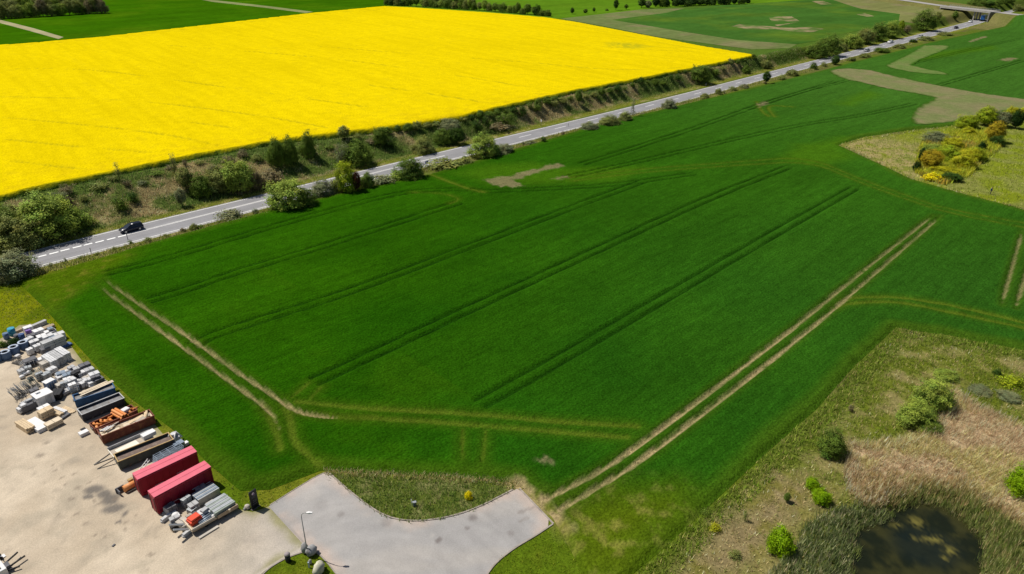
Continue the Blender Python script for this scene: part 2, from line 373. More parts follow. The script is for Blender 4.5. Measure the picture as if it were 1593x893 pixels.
def wheat_fields(P):
    dt = np.full(len(P), 6.); dl = dt.copy(); dk = dt.copy()
    for L in TANT:
        e0 = np.hypot(*(P - L[0]).T); e1 = np.hypot(*(P - L[-1]).T); e = e1 if abs(L[0][0] - 20) < 22 else np.minimum(e0, e1); dt = np.minimum(dt, linedist(P, L) + .30 * sstep(7, 0, e))
    for i, L in enumerate(LITT): dl = np.minimum(dl, linedist(P, L) + (.28 if i in FAINT else 0))
    for L in DRKT: dk = np.minimum(dk, linedist(P, L))
    return dt, dl, dk
_wf = {}
def wheat_col(P, dep):
    u, v = uv(P); x, y = P.T; n1 = fbm(x / 14, y / 14, 21); n2 = fbm(x / 1.3, y / 1.3, 22); n3 = fbm(x / 50, y / 50, 23); n4 = fbm(u / 9, v / .9, 24, 3)
    left = sstep(10, -60, x) * .55 + .25 * sstep(90, 170, y)
    C = lerp(GREENB, GREENA, np.clip(sstep(.3, .8, .6 * n1 + .4 * n3) * .7 + left, 0, 1))
    right = sstep(-40, 90, x - .12 * (y - 60)) * sstep(.25, .6, n3 * .6 + .4) 
    C = lerp(C, GREENC, right * .85); C = lerp(C, np.array([.0235, .088, .003]), .7 * sstep(95, 190, y) * sstep(-60, 30, x)); C = lerp(C, GREEND, sstep(120, 300, u) * .9)
    C = C * (.84 + .32 * n4)[:, None] * (.86 + .28 * fbm(v / 7, u / 140, 25, 2))[:, None] * (.9 + .2 * fbm(u / 25, v / 25, 26, 2))[:, None]
    dt, dl, dk = wheat_fields(P); _wf['d'] = (dt, dl, dk); j = .9 + .6 * (n2 - .5)
    C = lerp(C, np.array([.06, .10, .006]), .5 * sstep(3.2, .6, dep + 2.0 * (n1 - .5)) )
    for q in PALEW:
        s, _ = sdf(P, q); C = lerp(C, np.array([.05, .125, .004]), .7 * sstep(3, -5, s + 6 * (n1 - .5)))
    s, _ = sdf(P, WEAK); wk = sstep(5, -5, s + 5 * (n1 - .5)); C = lerp(C, lerp(np.array([.085, .115, .004]), np.array([.20, .185, .035]), sstep(.52, .75, n2)), wk * .8)
    yard = sstep(14, 0, dep) * ((u < 25) & (v < -88) & (x < -20.5)); C = lerp(C, lerp(np.array([.065, .105, .004]), np.array([.20, .18, .05]), sstep(.55, .8, n2)), yard * sstep(.2, .5, n1) * .8)
    s, _ = sdf(P, WEAK2); C = lerp(C, lerp(np.array([.07, .115, .003]), np.array([.13, .135, .012]), sstep(.5, .75, n2)), .75 * sstep(3, -3, s + 5 * (n1 - .5)))
    hd = sstep(.55, .75, n1) * ((u < 30)) * .35; C = lerp(C, np.array([.03, .085, .002]), hd)
    C = lerp(C, np.array([.006, .030, .002]), .85 * sstep(.40, .08, dk))
    C = lerp(C, np.array([.10, .135, .012]), .75 * sstep(.7, .15, dl + .5 * (n2 - .5)) * sstep(.3, .5, n1 * .5 + n2 * .5 + .1))
    C = lerp(C, np.array([.045, .085, .004]), .35 * sstep(2.2, .5, dl))
    C = lerp(C, np.array([.04, .075, .004]), .45 * sstep(1.6, .4, dt))
    C = lerp(C, np.array([.30, .235, .115]), sstep(.40, .12, dt + .4 * (n2 - .5)) * (.45 + .55 * sstep(.32, .6, .6 * n1 + .4 * n2)) * (1 - .45 * sstep(85, 125, y)))
    ln = linedist(P, SANDL); C = lerp(C, lerp(np.array([.36, .27, .14]), np.array([.16, .15, .03]), sstep(.4, .7, n2)), .8 * sstep(1.5, .2, ln + 1.8 * (n2 - .5)))
    for q in BAREW:
        s, _ = sdf(P, q); C = lerp(C, np.array([.185, .155, .08]), .8 * sstep(.5, -.9, s + 3.4 * (n2 - .5)))
    return C
def wheat_z(P, dep):
    dt, dl, dk = _wf['d']; x, y = P.T
    h = .42 * sstep(0, .9, dep) * (.78 + .44 * fbm(x / 1.1, y / 1.1, 31, 3))
    h *= 1 - .85 * sstep(.6, .2, dt); h *= 1 - .85 * sstep(.48, .15, dk); h *= 1 - .35 * sstep(.8, .2, dl)
    return terrain(x, y) + .03 + h
M_WHEAT = mat('wheat', attr=True, var=.14, scale=.6, fine=.36, fscale=3.8, bump=.22, bscale=3.0, rough=.9, spec=0, aniso=(-ROT, .12, 2.2, 1.4, .16))
uw = axis([(-30, .36), (110, .6), (180, 1.0), (280, 2), (650, None)]); vw = axis([(-190, .9), (-135, .36), (-60, .42), (0, None)])
grid_sheet('wheat_field', WHEAT, uw, vw, wheat_z, wheat_col, M_WHEAT)

# ------------------------------------------------------------------ rapeseed
ZR = 5.75
RAPE = GP([(-260, 335), (0, 306), (60, 290), (170, 268), (300, 241), (420, 220), (520, 206), (620, 194), (720, 179), (800, 161), (900, 139), (1000, 121), (1100, 101), (1179, 85), (1100, 72), (1000, 53), (900, 34), (850, 26.5), (760, 19), (640, 11), (596, 9), (480, 20), (330, 37), (170, 55), (60, 65), (0, 69), (-300, 90)], ZR)
RDIR = GP([(640, 12), (1178, 86)], ZR); RDIR = (RDIR[1] - RDIR[0]) / np.linalg.norm(RDIR[1] - RDIR[0])
TRAMR = [smooth_line(GP(p, ZR), 2) for p in ([(0, 150), (200, 154), (400, 178), (520, 200)], [(-60, 110), (120, 104), (300, 128), (420, 145), (600, 170)], [(260, 70), (520, 90), (700, 115), (850, 140)], [(480, 70), (560, 77), (700, 88), (830, 97), (960, 110), (1060, 105)], [(905, 70), (1000, 77), (1080, 80), (1140, 84)], [(940, 62), (1010, 73), (1060, 74)], [(0, 215), (120, 228), (280, 240)], [(0, 70.5), (60, 68.5), (170, 58.5), (330, 40.5), (480, 23.5), (596, 12)], [(20, 250), (120, 262), (200, 266)], [(-30, 180), (100, 190), (260, 208), (340, 226)], [(300, 190), (420, 206)], [(560, 130), (700, 150), (790, 165)], [(700, 20), (850, 33), (900, 41), (1000, 61), (1090, 77)], [(560, 19), (596, 13.5), (610, 12)])]
_rf = {}
def rape_col(P, dep):
    x, y = P.T; a = P @ RDIR; b = P @ np.array([-RDIR[1], RDIR[0]])
    n1 = fbm(x / 2.0, y / 2.0, 41); n2 = .5 * fbm(a / 40, b / 3, 42, 3) + .5 * fbm(a / 25, b / 1.1, 45, 2); n3 = fbm(x / 60, y / 60, 43); n4 = fbm(x / 8, y / 8, 44)
    d = np.full(len(P), 6.)
    for L in TRAMR: d = np.minimum(d, linedist(P, L))
    g = sstep(.75, .15, d) * sstep(.36, .6, n4); _rf['g'] = g
    C = lerp(np.array([.59, .45, .0016]), np.array([.69, .53, .002]), sstep(.28, .72, n2 * .7 + n3 * .3))
    C = lerp(C, np.array([.52, .40, .004]), .5 * sstep(.52, .75, n1 * .5 + n2 * .5))
    C = lerp(C, np.array([.36, .30, .006]), g * .7)
    q = GP([(945, 66), (985, 67), (1010, 72), (985, 76), (950, 72)], ZR); s, _ = sdf(P, q); C = lerp(C, np.array([.35, .33, .01]), .8 * sstep(5, -5, s) * sstep(.3, .55, n1))
    u, v = uv(P); C = lerp(C, np.array([.55, .40, .004]), .5 * sstep(22, 2, dep) * sstep(.42, .68, n1) * (u < 160))
    return lerp(lerp(C, np.array([.30, .30, .006]), .6 * sstep(1.5, .5, dep + .8 * (n1 - .5))), np.array([.065, .115, .012]), sstep(.75, .3, dep + .5 * (n1 - .5)))
def rape_z(P, dep):
    x, y = P.T
    return terrain(x, y) + .02 + 1.22 * sstep(-.1, .8, dep + .35 * (fbm(x / .9, y / .9, 52, 2) - .5)) * (.92 + .16 * fbm(x / 1.3, y / 1.3, 51, 3)) - .22 * _rf['g']
M_RAPE = mat('rapeseed', attr=True, var=.07, scale=.4, fine=.20, fscale=2.6, bump=.2, bscale=1.6, rough=.9, spec=0)
grid_sheet('rapeseed_field', RAPE, axis([(-70, .8), (100, 1.1), (400, None)]), axis([(10, .5), (38, 1.1), (150, 2), (760, None)]), rape_z, rape_col, M_RAPE)

# ------------------------------------------------------------------ far fields on the plateau and stubble strips
def flat(name, pts, z, c, c2=None, sc=.08, th=.02, c2t=(.5, .65)):
    P = GP(pts, z) ; zz = terrain(P[:, 0], P[:, 1]) * 0 + z
    bm = bmesh.new(); vs_ = [bm.verts.new((p[0], p[1], zz[i] + th)) for i, p in enumerate(P)]; f = bm.faces.new(vs_); bmesh.ops.triangulate(bm, faces=[f])
    bmesh.ops.recalc_face_normals(bm, faces=bm.faces); 
    me = bpy.data.meshes.new(name); bm.to_mesh(me); bm.free()
    m = mat(name, c, var=.12, scale=.05, fine=.15, fscale=.35, c2=c2, c2s=sc, c2t=c2t, aniso=(-ROT, .01, .12, 1.0, .14), spec=0)
    return tag(link(name, me, m), kind='structure')
flat('far_wheat_field', [(-420, 140), (-20, 76), (60, 69), (170, 59), (330, 41), (480, 25), (600, 14), (604, 0), (560, -12), (300, -45), (-420, -45)], 4.5, (.032, .105, .0012), (.05, .125, .002), .02, .05)
flat('bright_barley_field', [(604, 14), (700, 20), (830, 27), (872, 30), (960, 21), (1012, 13), (1165, 6), (1300, -3), (1300, -40), (560, -40), (600, 0)], 4.5, (.08, .172, .008), (.095, .185, .01), .02, .06)
flat('mown_strip', [(872, 29), (945, 21), (997, 15), (1065, 13), (1037, 20), (952, 31), (1009, 40.5), (1080, 52), (1144, 62), (1200, 65), (1240, 69), (1229, 75), (1170, 77), (1101, 68), (1020, 57), (940, 41)], 4.5, (.125, .16, .05), (.15, .145, .065), .05, .07)
flat('patchy_wheat_field', [(952, 31), (1037, 20), (1065, 13), (1080, 11), (1165, 6), (1290, -2), (1320, 8), (1340, 14), (1400, 22), (1398, 33), (1350, 45), (1300, 55), (1270, 64), (1238, 69), (1144, 62), (1009, 40.5)], 4.5, (.042, .11, .016), (.075, .135, .015), .018, .08)
flat('fallow_field', [(1290, -2), (1385, -2), (1475, 9), (1466, 18), (1445, 30), (1420, 36), (1398, 33), (1400, 22), (1340, 14), (1320, 8)], 4.5, (.155, .165, .055), (.185, .16, .08), .03, .085)
for pts in ([(1138, 41), (1150, 38), (1180, 40), (1225, 43), (1262, 42.5), (1282, 45), (1262, 51), (1240, 50), (1205, 45.5), (1165, 46)], [(1196, 28), (1215, 25.5), (1232, 26), (1244, 33), (1222, 33.5), (1200, 33)], [(1262, 2), (1280, 1), (1295, 7), (1278, 7.5)], [(1332, 22.5), (1345, 20.5), (1360, 25.5), (1348, 26)], [(1205, 39), (1232, 36), (1243, 34), (1225, 38), (1210, 41)]):
    flat('bare_soil', pts, 4.5, (.25, .20, .11), (.08, .13, .03), .12, .11, (.40, .58))
flat('farm_track', [(-30, 24), (8, 33), (52, 44), (99, 58), (91, 61), (45, 48), (0, 36), (-40, 27)], 4.5, (.33, .30, .17), None, .1, .10)
flat('farm_track', [(300, -3), (340, 1), (420, 10), (487, 18.5), (476, 20.5), (410, 12), (330, 3)], 4.5, (.20, .22, .09), None, .1, .10)
STRIPA = [(1289, 112), (1302, 108.5), (1318, 107.5), (1336, 109), (1358, 111), (1378, 117), (1422, 127), (1471, 137), (1520, 146), (1593, 156), (1700, 168), (1720, 200), (1593, 180), (1570, 172), (1530, 184), (1496, 191), (1460, 194), (1436, 197), (1418, 194), (1416, 184), (1429, 166), (1459, 155), (1437, 150), (1373, 139), (1340, 130), (1316, 126), (1294, 117)]
STRIPB = [(1436, 72), (1475, 71.5), (1478, 76.5), (1412, 102), (1440, 108.5), (1471, 114), (1478, 119), (1421, 115), (1373, 105.5), (1386, 99), (1414, 85)]
def strip_col(P, dep):
    n = fbm(P[:, 0] / 6, P[:, 1] / 6, 61); k = fbm(P[:, 0] / 1.5, P[:, 1] / 3, 62)
    return lerp(np.array([.035, .085, .008]), 1, 1) if False else lerp(np.array([.035, .085, .008]), 1.0 * lerp(np.array([.14, .165, .058]), np.array([.19, .165, .085]), sstep(.35, .7, .7 * n + .3 * k) * (.35 + .65 * sstep(18, 0, dep))), sstep(.2, 1.6, dep + 2.2 * (k - .5)))
M_STRIP = mat('mown_stubble', attr=True, spec=0, var=.12, scale=.5, fine=.2, fscale=2.5, bump=.08, bscale=2.0)
for nm, pts in (('mown_strip', STRIPA), ('mown_strip', STRIPB)):
    pw = smooth_line(np.vstack([GP(pts), GP(pts[:1])]), 1)[:-1]
    lo = np.array(uv(pw)).min(1); hi = np.array(uv(pw)).max(1)
    grid_sheet(nm, pw, np.arange(lo[0] - 1, hi[0] + 2, 1.2), np.arange(lo[1] - 1, hi[1] + 2, 1.2), lambda P, d: .50 + .02 * fbm(P[:, 0], P[:, 1], 3), strip_col if pts is STRIPA else lambda P, d: strip_col(P, d) * np.array([.74, 1.0, .66]), M_STRIP)

# ------------------------------------------------------------------ road
TOPE = smooth_line(GP([(-60, 418), (33, 395.3), (150, 365.8), (260, 339), (420, 300.5), (600, 257.3), (775, 215.4), (881, 190.9), (1032, 154.0), (1184, 115.4), (1300, 86), (1400, 61), (1500, 36), (1560, 19), (1590, 1), (1604, -12)]), 1)
BOTE = smooth_line(GP([(-60, 445.5), (49, 417.3), (150, 391.2), (260, 362.6), (420, 320.0), (600, 273.8), (798, 223.9), (903, 197.5), (1032, 165.7), (1184, 124.5), (1300, 94.5), (1400, 68.5), (1502, 43), (1572, 21), (1606, 3), (1620, -10)]), 1)
def resample(L, n):
    s = np.r_[0, np.cumsum(np.linalg.norm(np.diff(L, axis=0), axis=1))]; t = np.linspace(0, s[-1], n)
    return np.stack([np.interp(t, s, L[:, 0]), np.interp(t, s, L[:, 1])], 1)
N = 300
TE = resample(TOPE, N); BE = resample(BOTE, N)
def ribbon(name, A, B, z, m, parent=None, cols=None):
    n = len(A); V = np.vstack([np.column_stack([A, np.full(n, z)]), np.column_stack([B, np.full(n, z)])])
    i = np.arange(n - 1); F = np.stack([i + n, i + n + 1, i + 1, i], 1)
    return link(name, mesh_np(name, V, F, None), m, parent)
AX = (BE - TE) / np.linalg.norm(BE - TE, axis=1)[:, None]
M_ROAD = mat('road_asphalt', (.235, .232, .24), var=.10, scale=.25, fine=.10, fscale=4, aniso=(-ROT, .015, .9, 1.0, .10), rough=.8, spec=.25)
M_PAINT = mat('white_road_paint', (.72, .71, .68), var=.15, scale=1.0, rough=.6)
road = tag(ribbon('road', TE - AX * .45, BE + AX * .9, .03, M_ROAD), kind='structure')
M_EDGE = mat('dusty_road_edge', (.40, .385, .35), var=.15, scale=.6)
ribbon('edge_line', TE - AX * .0, TE + AX * .26, .036, M_PAINT, road); ribbon('edge_line', BE - AX * .26, BE, .036, M_PAINT, road)
ribbon('road_shoulder', BE + AX * .35, BE + AX * .9, .034, M_EDGE, road)
M_DASH = mat('centre_dash_paint', (.86, .86, .84), var=.06, rough=.6)
CL = TE * .5 + BE * .5
def dash(p, L, wd, z=.04):
    n = np.argmin(((CL - p) ** 2).sum(1)); d = CL[min(n + 1, N - 1)] - CL[max(n - 1, 0)]; d = d / np.linalg.norm(d); q = np.array([-d[1], d[0]])
    V = [(*(p + d * a * L / 2 + q * b * wd / 2), z) for a, b in ((-1, -1), (1, -1), (1, 1), (-1, 1))]
    me = mesh_np('centre_dash', V, [(0, 1, 2, 3)]); link('centre_dash', me, M_DASH, road)
FR = .455
CLF = TE * (1 - FR) + BE * FR
for x, y in ((30, 408), (49, 403.1), (65, 398.5), (84, 393.7), (101.2, 389.1), (120, 384.3), (137, 380.1), (155, 376), (173, 371.6), (190, 367.4)): dash(G(x, y)[:2], 1.55, .48)
i0 = np.argmin(((CLF - G(205, 362)[:2]) ** 2).sum(1)); i1 = np.argmin(((CLF - G(700, 240)[:2]) ** 2).sum(1))
ribbon('centre_line', (CLF - AX * .32)[i0:i1], (CLF - AX * .12)[i0:i1], .036, M_PAINT, road)
ribbon('centre_line', (CLF + AX * .12)[i0:i1], (CLF + AX * .32)[i0:i1], .036, M_PAINT, road)
acc = 0
for i in range(i1, N - 1):
    acc += np.linalg.norm(CLF[i + 1] - CLF[i])
    if acc > 15: acc = 0; dash(CLF[i], 5, .22)

# ------------------------------------------------------------------ yard, drive, kerbs, lawn
YARD = GP([(-120, 545), (0, 528), (30, 506), (76, 503), (106, 532), (128, 562), (150, 588), (176, 610), (198, 636), (232, 650), (254, 676), (275, 696), (292, 712), (318, 740), (341, 770), (366, 791), (394, 797), (418, 788), (478, 854), (470, 858), (437, 871), (408, 891), (376, 935), (-160, 940)])
STAINS = [(355, 215, 75, 36), (460, 300, 66, 55), (500, 370, 95, 48), (590, 410, 24, 42), (300, 275, 50, 24), (540, 475, 26, 14), (420, 250, 60, 40)]
SPOTS = [(85, 120, 14), (115, 178, 16), (185, 88, 14), (360, 118, 10), (200, 415, 18), (175, 290, 20), (300, 160, 14), (30, 65, 15), (425, 600, 12), (350, 583, 14), (600, 535, 14), (215, 200, 22), (510, 288, 20), (345, 305, 18), (380, 330, 18), (595, 480, 20), (275, 490, 24), (800, 740, 22), (150, 292, 14), (20, 20, 12), (-90, -60, 30), (-40, -160, 24), (40, 480, 14), (690, 420, 10), (60, 420, 12)]
def yard_col(P, dep):
    x, y = P.T; n1 = fbm(x / 6, y / 6, 71); n2 = fbm(x / 1.2, y / 1.2, 72); n3 = fbm(x / 2.5, y / 2.5, 73)
    C = lerp(np.array([.43, .352, .255]), np.array([.52, .435, .325]), sstep(.3, .7, n1))
    C = lerp(C, np.array([.36, .305, .225]), .7 * sstep(.52, .75, n3))
    C = lerp(C, np.array([.30, .25, .19]), .5 * sstep(.62, .8, n2))
    for cx, cy, rx, ry in STAINS:
        a = G(80 + cx / 5.164, 720 + cy / 5.164)[:2]; s = pxm([*a, 0])[0] * 5.164
        d = np.hypot((x - a[0]) / (rx / s), (y - a[1]) / (ry / s * 1.3)); C = lerp(C, np.array([.105, .095, .085]), .85 * sstep(1.3, .5, d + 1.1 * (n2 - .5)))
    for cx, cy, r in SPOTS:
        a = G(80 + cx / 5.164, 720 + cy / 5.164)[:2]; s = pxm([*a, 0])[0] * 5.164
        d = np.hypot((x - a[0]) / (r * 1.3 / s), (y - a[1]) / (r / s)); C = lerp(C, np.array([.20, .16, .12]), .7 * sstep(1.3, .5, d + .9 * (n2 - .5)))
    a = G(240, 860)[:2]; r = np.hypot(x - a[0] - 30, y - a[1] + 20); arc = fbm(r * 2.2, np.arctan2(y, x) * 6, 74, 3)
    C = C * (.92 + .16 * arc)[:, None]
    C = lerp(C, np.array([.37, .345, .315]), sstep(-36, -17, x + .25 * (y - 55)) * .85)
    C = lerp(C, np.array([.20, .19, .06]), .75 * sstep(1.3, .0, dep + 1.2 * (n2 - .5)) * (uv(P)[1] > -96))
    return C
M_YARD = mat('yard_gravel', attr=True, var=.10, scale=.5, fine=.14, fscale=7, bump=.03, bscale=5)
grid_sheet('gravel_yard', YARD, axis([(-60, .3), (20, None)]), axis([(-150, .3), (-8, None)]), lambda P, d: np.full(len(P), .016), yard_col, M_YARD)
DRIVE = smooth_line(GP([(418, 788), (459, 762), (500, 737), (511, 736), (555, 775), (598, 805), (640, 813), (690, 808), (740, 793), (798, 763), (807, 760), (834, 788), (860, 815), (830, 835), (800, 852), (765, 879), (748, 910), (742, 980), (560, 980), (532, 905), (507, 872), (490, 857), (478, 854), (448, 821), (418, 788)]), 1)[:-1]
def drive_col(P, dep):
    x, y = P.T; n1 = fbm(x / 5, y / 5, 81); n2 = fbm(x / .9, y / .9, 82); n3 = fbm(x / 12, y / 3, 83)
    C = lerp(np.array([.30, .288, .278]), np.array([.345, .328, .312]), sstep(.3, .7, n1)); C = lerp(C, np.array([.36, .332, .30]), .6 * sstep(.5, .75, n3))
    a = G(560, 990)[:2]; r = np.hypot(*(P - a).T); C = C * (.88 + .22 * fbm(r * 1.8, np.arctan2(*(P - a).T) * 5, 84, 3))[:, None]
    C = lerp(C, np.array([.47, .36, .29]), .6 * sstep(1.6, .1, dep + 1.1 * (n2 - .5)) * sstep(.35, .6, n1))
    for px, py, rr, k in ((530, 800, .45, .5), (500, 786, .8, .22), (736, 806, .55, .8), (733, 808, .4, .7), (681, 842, .35, .9), (684, 839, .3, .8), (727, 822, .3, .8), (795, 830, .4, .5), (812, 797, .4, .4), (600, 812, .7, .4)):
        d = np.hypot(*(P - G(px, py)[:2]).T) / rr; C = lerp(C, np.array([.17, .15, .14]), k * sstep(1.3, .4, d + .8 * (n2 - .5)))
    for px, py, rr in ((754, 792, .22), (673, 833, .25), (506, 744, 1.3), (480, 765, 1.5)):
        d = np.hypot(*(P - G(px, py)[:2]).T) / rr; C = lerp(C, np.array([.42, .39, .36]), .55 * sstep(1.3, .4, d + .8 * (n2 - .5)))
    j = linedist(P, GP([(418, 788), (478, 854)])); C = lerp(C, np.array([.25, .225, .20]), .8 * sstep(.16, .05, np.abs(j - .15) + .05 * n2))
    tr = np.minimum(linedist(P, GP([(806, 798), (835, 788)])), linedist(P, GP([(808, 812), (822, 805)]))); C = lerp(C, np.array([.22, .19, .17]), .55 * sstep(.25, .05, tr))
    return C
M_DRIVE = mat('worn_asphalt', attr=True, var=.07, scale=.6, fine=.10, fscale=9, bump=.012, bscale=9, rough=.85)
grid_sheet('asphalt_drive', DRIVE, axis([(-40, .25), (40, None)]), axis([(-150, .25), (-60, None)]), lambda P, d: np.full(len(P), .03), drive_col, M_DRIVE)
M_KERB = mat('kerb_concrete', (.30, .26, .22), var=.3, scale=1.2, fine=.2)
def kerb(pts, wd=.16, h=.10):
    L = resample(smooth_line(GP(pts), 2), 60); A = offset_line(L, wd / 2); B = offset_line(L, -wd / 2); m = MB()
    for i in range(59):
        a, b, c, d = A[i], A[i + 1], B[i + 1], B[i]
        m.add([(*a, h), (*b, h), (*c, h), (*d, h), (*a, 0), (*b, 0), (*c, 0), (*d, 0)], [(0, 3, 2, 1), (0, 1, 5, 4), (3, 7, 6, 2)])
    tag(m.build('kerb', M_KERB), kind='structure')
kerb([(420, 786), (459, 761), (500, 736.5), (511, 735.5)], .10, .06)
kerb([(513, 737), (555, 774), (598, 804), (640, 812), (690, 807), (740, 792), (798, 762)])
kerb([(808, 760), (834, 787), (861, 815)], .2, .05); kerb([(860, 816), (830, 836), (800, 853), (766, 880), (749, 911)])
kerb([(378, 935), (408, 892), (437, 872), (470, 859), (490, 857), (507, 872), (532, 905)], .14, .07)
# ------------------------------------------------------------------ pond
def pond_col(P, dep):
    x, y = P.T; n1 = fbm(x / 1.6, y / 1.6, 95); n2 = fbm(x / .45, y / .45, 96)
    C = lerp(np.array([.010, .013, .006]), np.array([.032, .032, .010]), sstep(.35, .65, n1))
    a = G(1440, 850, -.8)[:2]; C = lerp(C, np.array([.008, .013, .011]), sstep(4.5, 2.0, np.hypot(x - a[0], (y - a[1]) * 1.2)) * .8)
    for px, py, rx, ry in ((1452, 838, 1.7, .8), (1427, 812, 1.1, 1.2), (1478, 856, 1.0, .9), (1425, 836, .8, .5), (1395, 818, .9, .6), (1470, 868, .5, .4)):
        a = G(px, py, -.8)[:2]; d = np.hypot((x - a[0]) / rx, (y - a[1]) / ry); C = lerp(C, np.array([.17, .15, .035]), .9 * sstep(1.2, .2, d + 2.2 * (n2 - .5)) * sstep(.35, .6, n2))
    return C
M_WATER = mat('pond_water', attr=True, var=.1, scale=1.5, rough=.12, spec=.14, bump=.01, bscale=5)
pe = offset_line(POND, 0); pc = POND.mean(0); pe = pc + (POND - pc) * 1.22
tag(grid_sheet('pond_water', pe, axis([(20, .3), (95, None)]), axis([(-190, .3), (-110, None)]), lambda P, d: np.full(len(P), -.85), pond_col, M_WATER), kind='structure')

# ------------------------------------------------------------------ overpass
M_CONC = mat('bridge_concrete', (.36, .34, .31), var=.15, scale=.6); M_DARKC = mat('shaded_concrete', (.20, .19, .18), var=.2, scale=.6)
M_RAIL = mat('galvanised_rail', (.45, .46, .47), rough=.5, metal=.6, var=.05); M_OVER = mat('overpass_asphalt', (.33, .31, .29), var=.1, scale=.3)
OA, OB = G(1470, 9.6, 6.6)[:2], G(1549, 18.2, 6.6)[:2]; od = (OB - OA); oL = np.linalg.norm(od); od /= oL
br = empty('road_bridge', (OA[0], OA[1], 0), math.atan2(od[1], od[0]), 'grey concrete road bridge crossing over the main road far behind the fields', 'bridge')
def bpart(name, m, boxes):
    b = MB()
    for c, d in boxes: b.box(c, d)
    return b.build(name, m, br)
bpart('deck', M_CONC, [((oL / 2, 0, 6.15), (oL, 8.6, .9))]); bpart('road_surface', M_OVER, [((oL / 2, 0, 6.625), (oL, 7.2, .05))])
for s in (-1, 1):
    bpart('parapet', M_CONC, [((oL / 2, s * 4.15, 6.75), (oL, .35, .3))])
    rl = bpart('railing', M_RAIL, [((oL / 2, s * 4.15, 7.75), (oL, .08, .08)), ((oL / 2, s * 4.15, 7.3), (oL, .05, .05))])
    b = MB()
    for k in range(int(oL / 2)): b.box((k * 2 + .5, s * 4.15, 7.3), (.07, .07, .84))
    b.build('railing_post', M_RAIL, rl)['kind'] = 'stuff'
for t in (.30, .68):
    for y in (-2.6, 0, 2.6): bpart('pier', M_CONC, [((oL * t, y, 2.85), (.7, .7, 5.7))])
    bpart('pier_cap', M_CONC, [((oL * t, 0, 5.53), (.9, 7.6, .3))])
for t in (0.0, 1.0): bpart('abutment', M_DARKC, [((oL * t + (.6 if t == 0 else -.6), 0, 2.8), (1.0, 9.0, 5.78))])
OVL = resample(OVER, 80); zo = [max(6.62 if (0 <= (p - OA) @ od <= oL) else 0, float(terrain(p[0], p[1])) + .12) for p in OVL]
def vribbon(name, A, B, z, m):
    n = len(A); V = np.vstack([np.column_stack([A, z]), np.column_stack([B, z])]); i = np.arange(n - 1); F = np.stack([i + n, i + n + 1, i + 1, i], 1); return tag(link(name, mesh_np(name, V, F), m), kind='structure')
tt = (OVL - OA) @ od; zz = np.array(zo)
for sel in (tt < 1, tt > oL - 1):
    ii = np.where(sel)[0]
    if len(ii) > 2: vribbon('overpass_road', offset_line(OVL, 3.6)[ii], offset_line(OVL, -3.6)[ii], zz[ii], M_OVER)

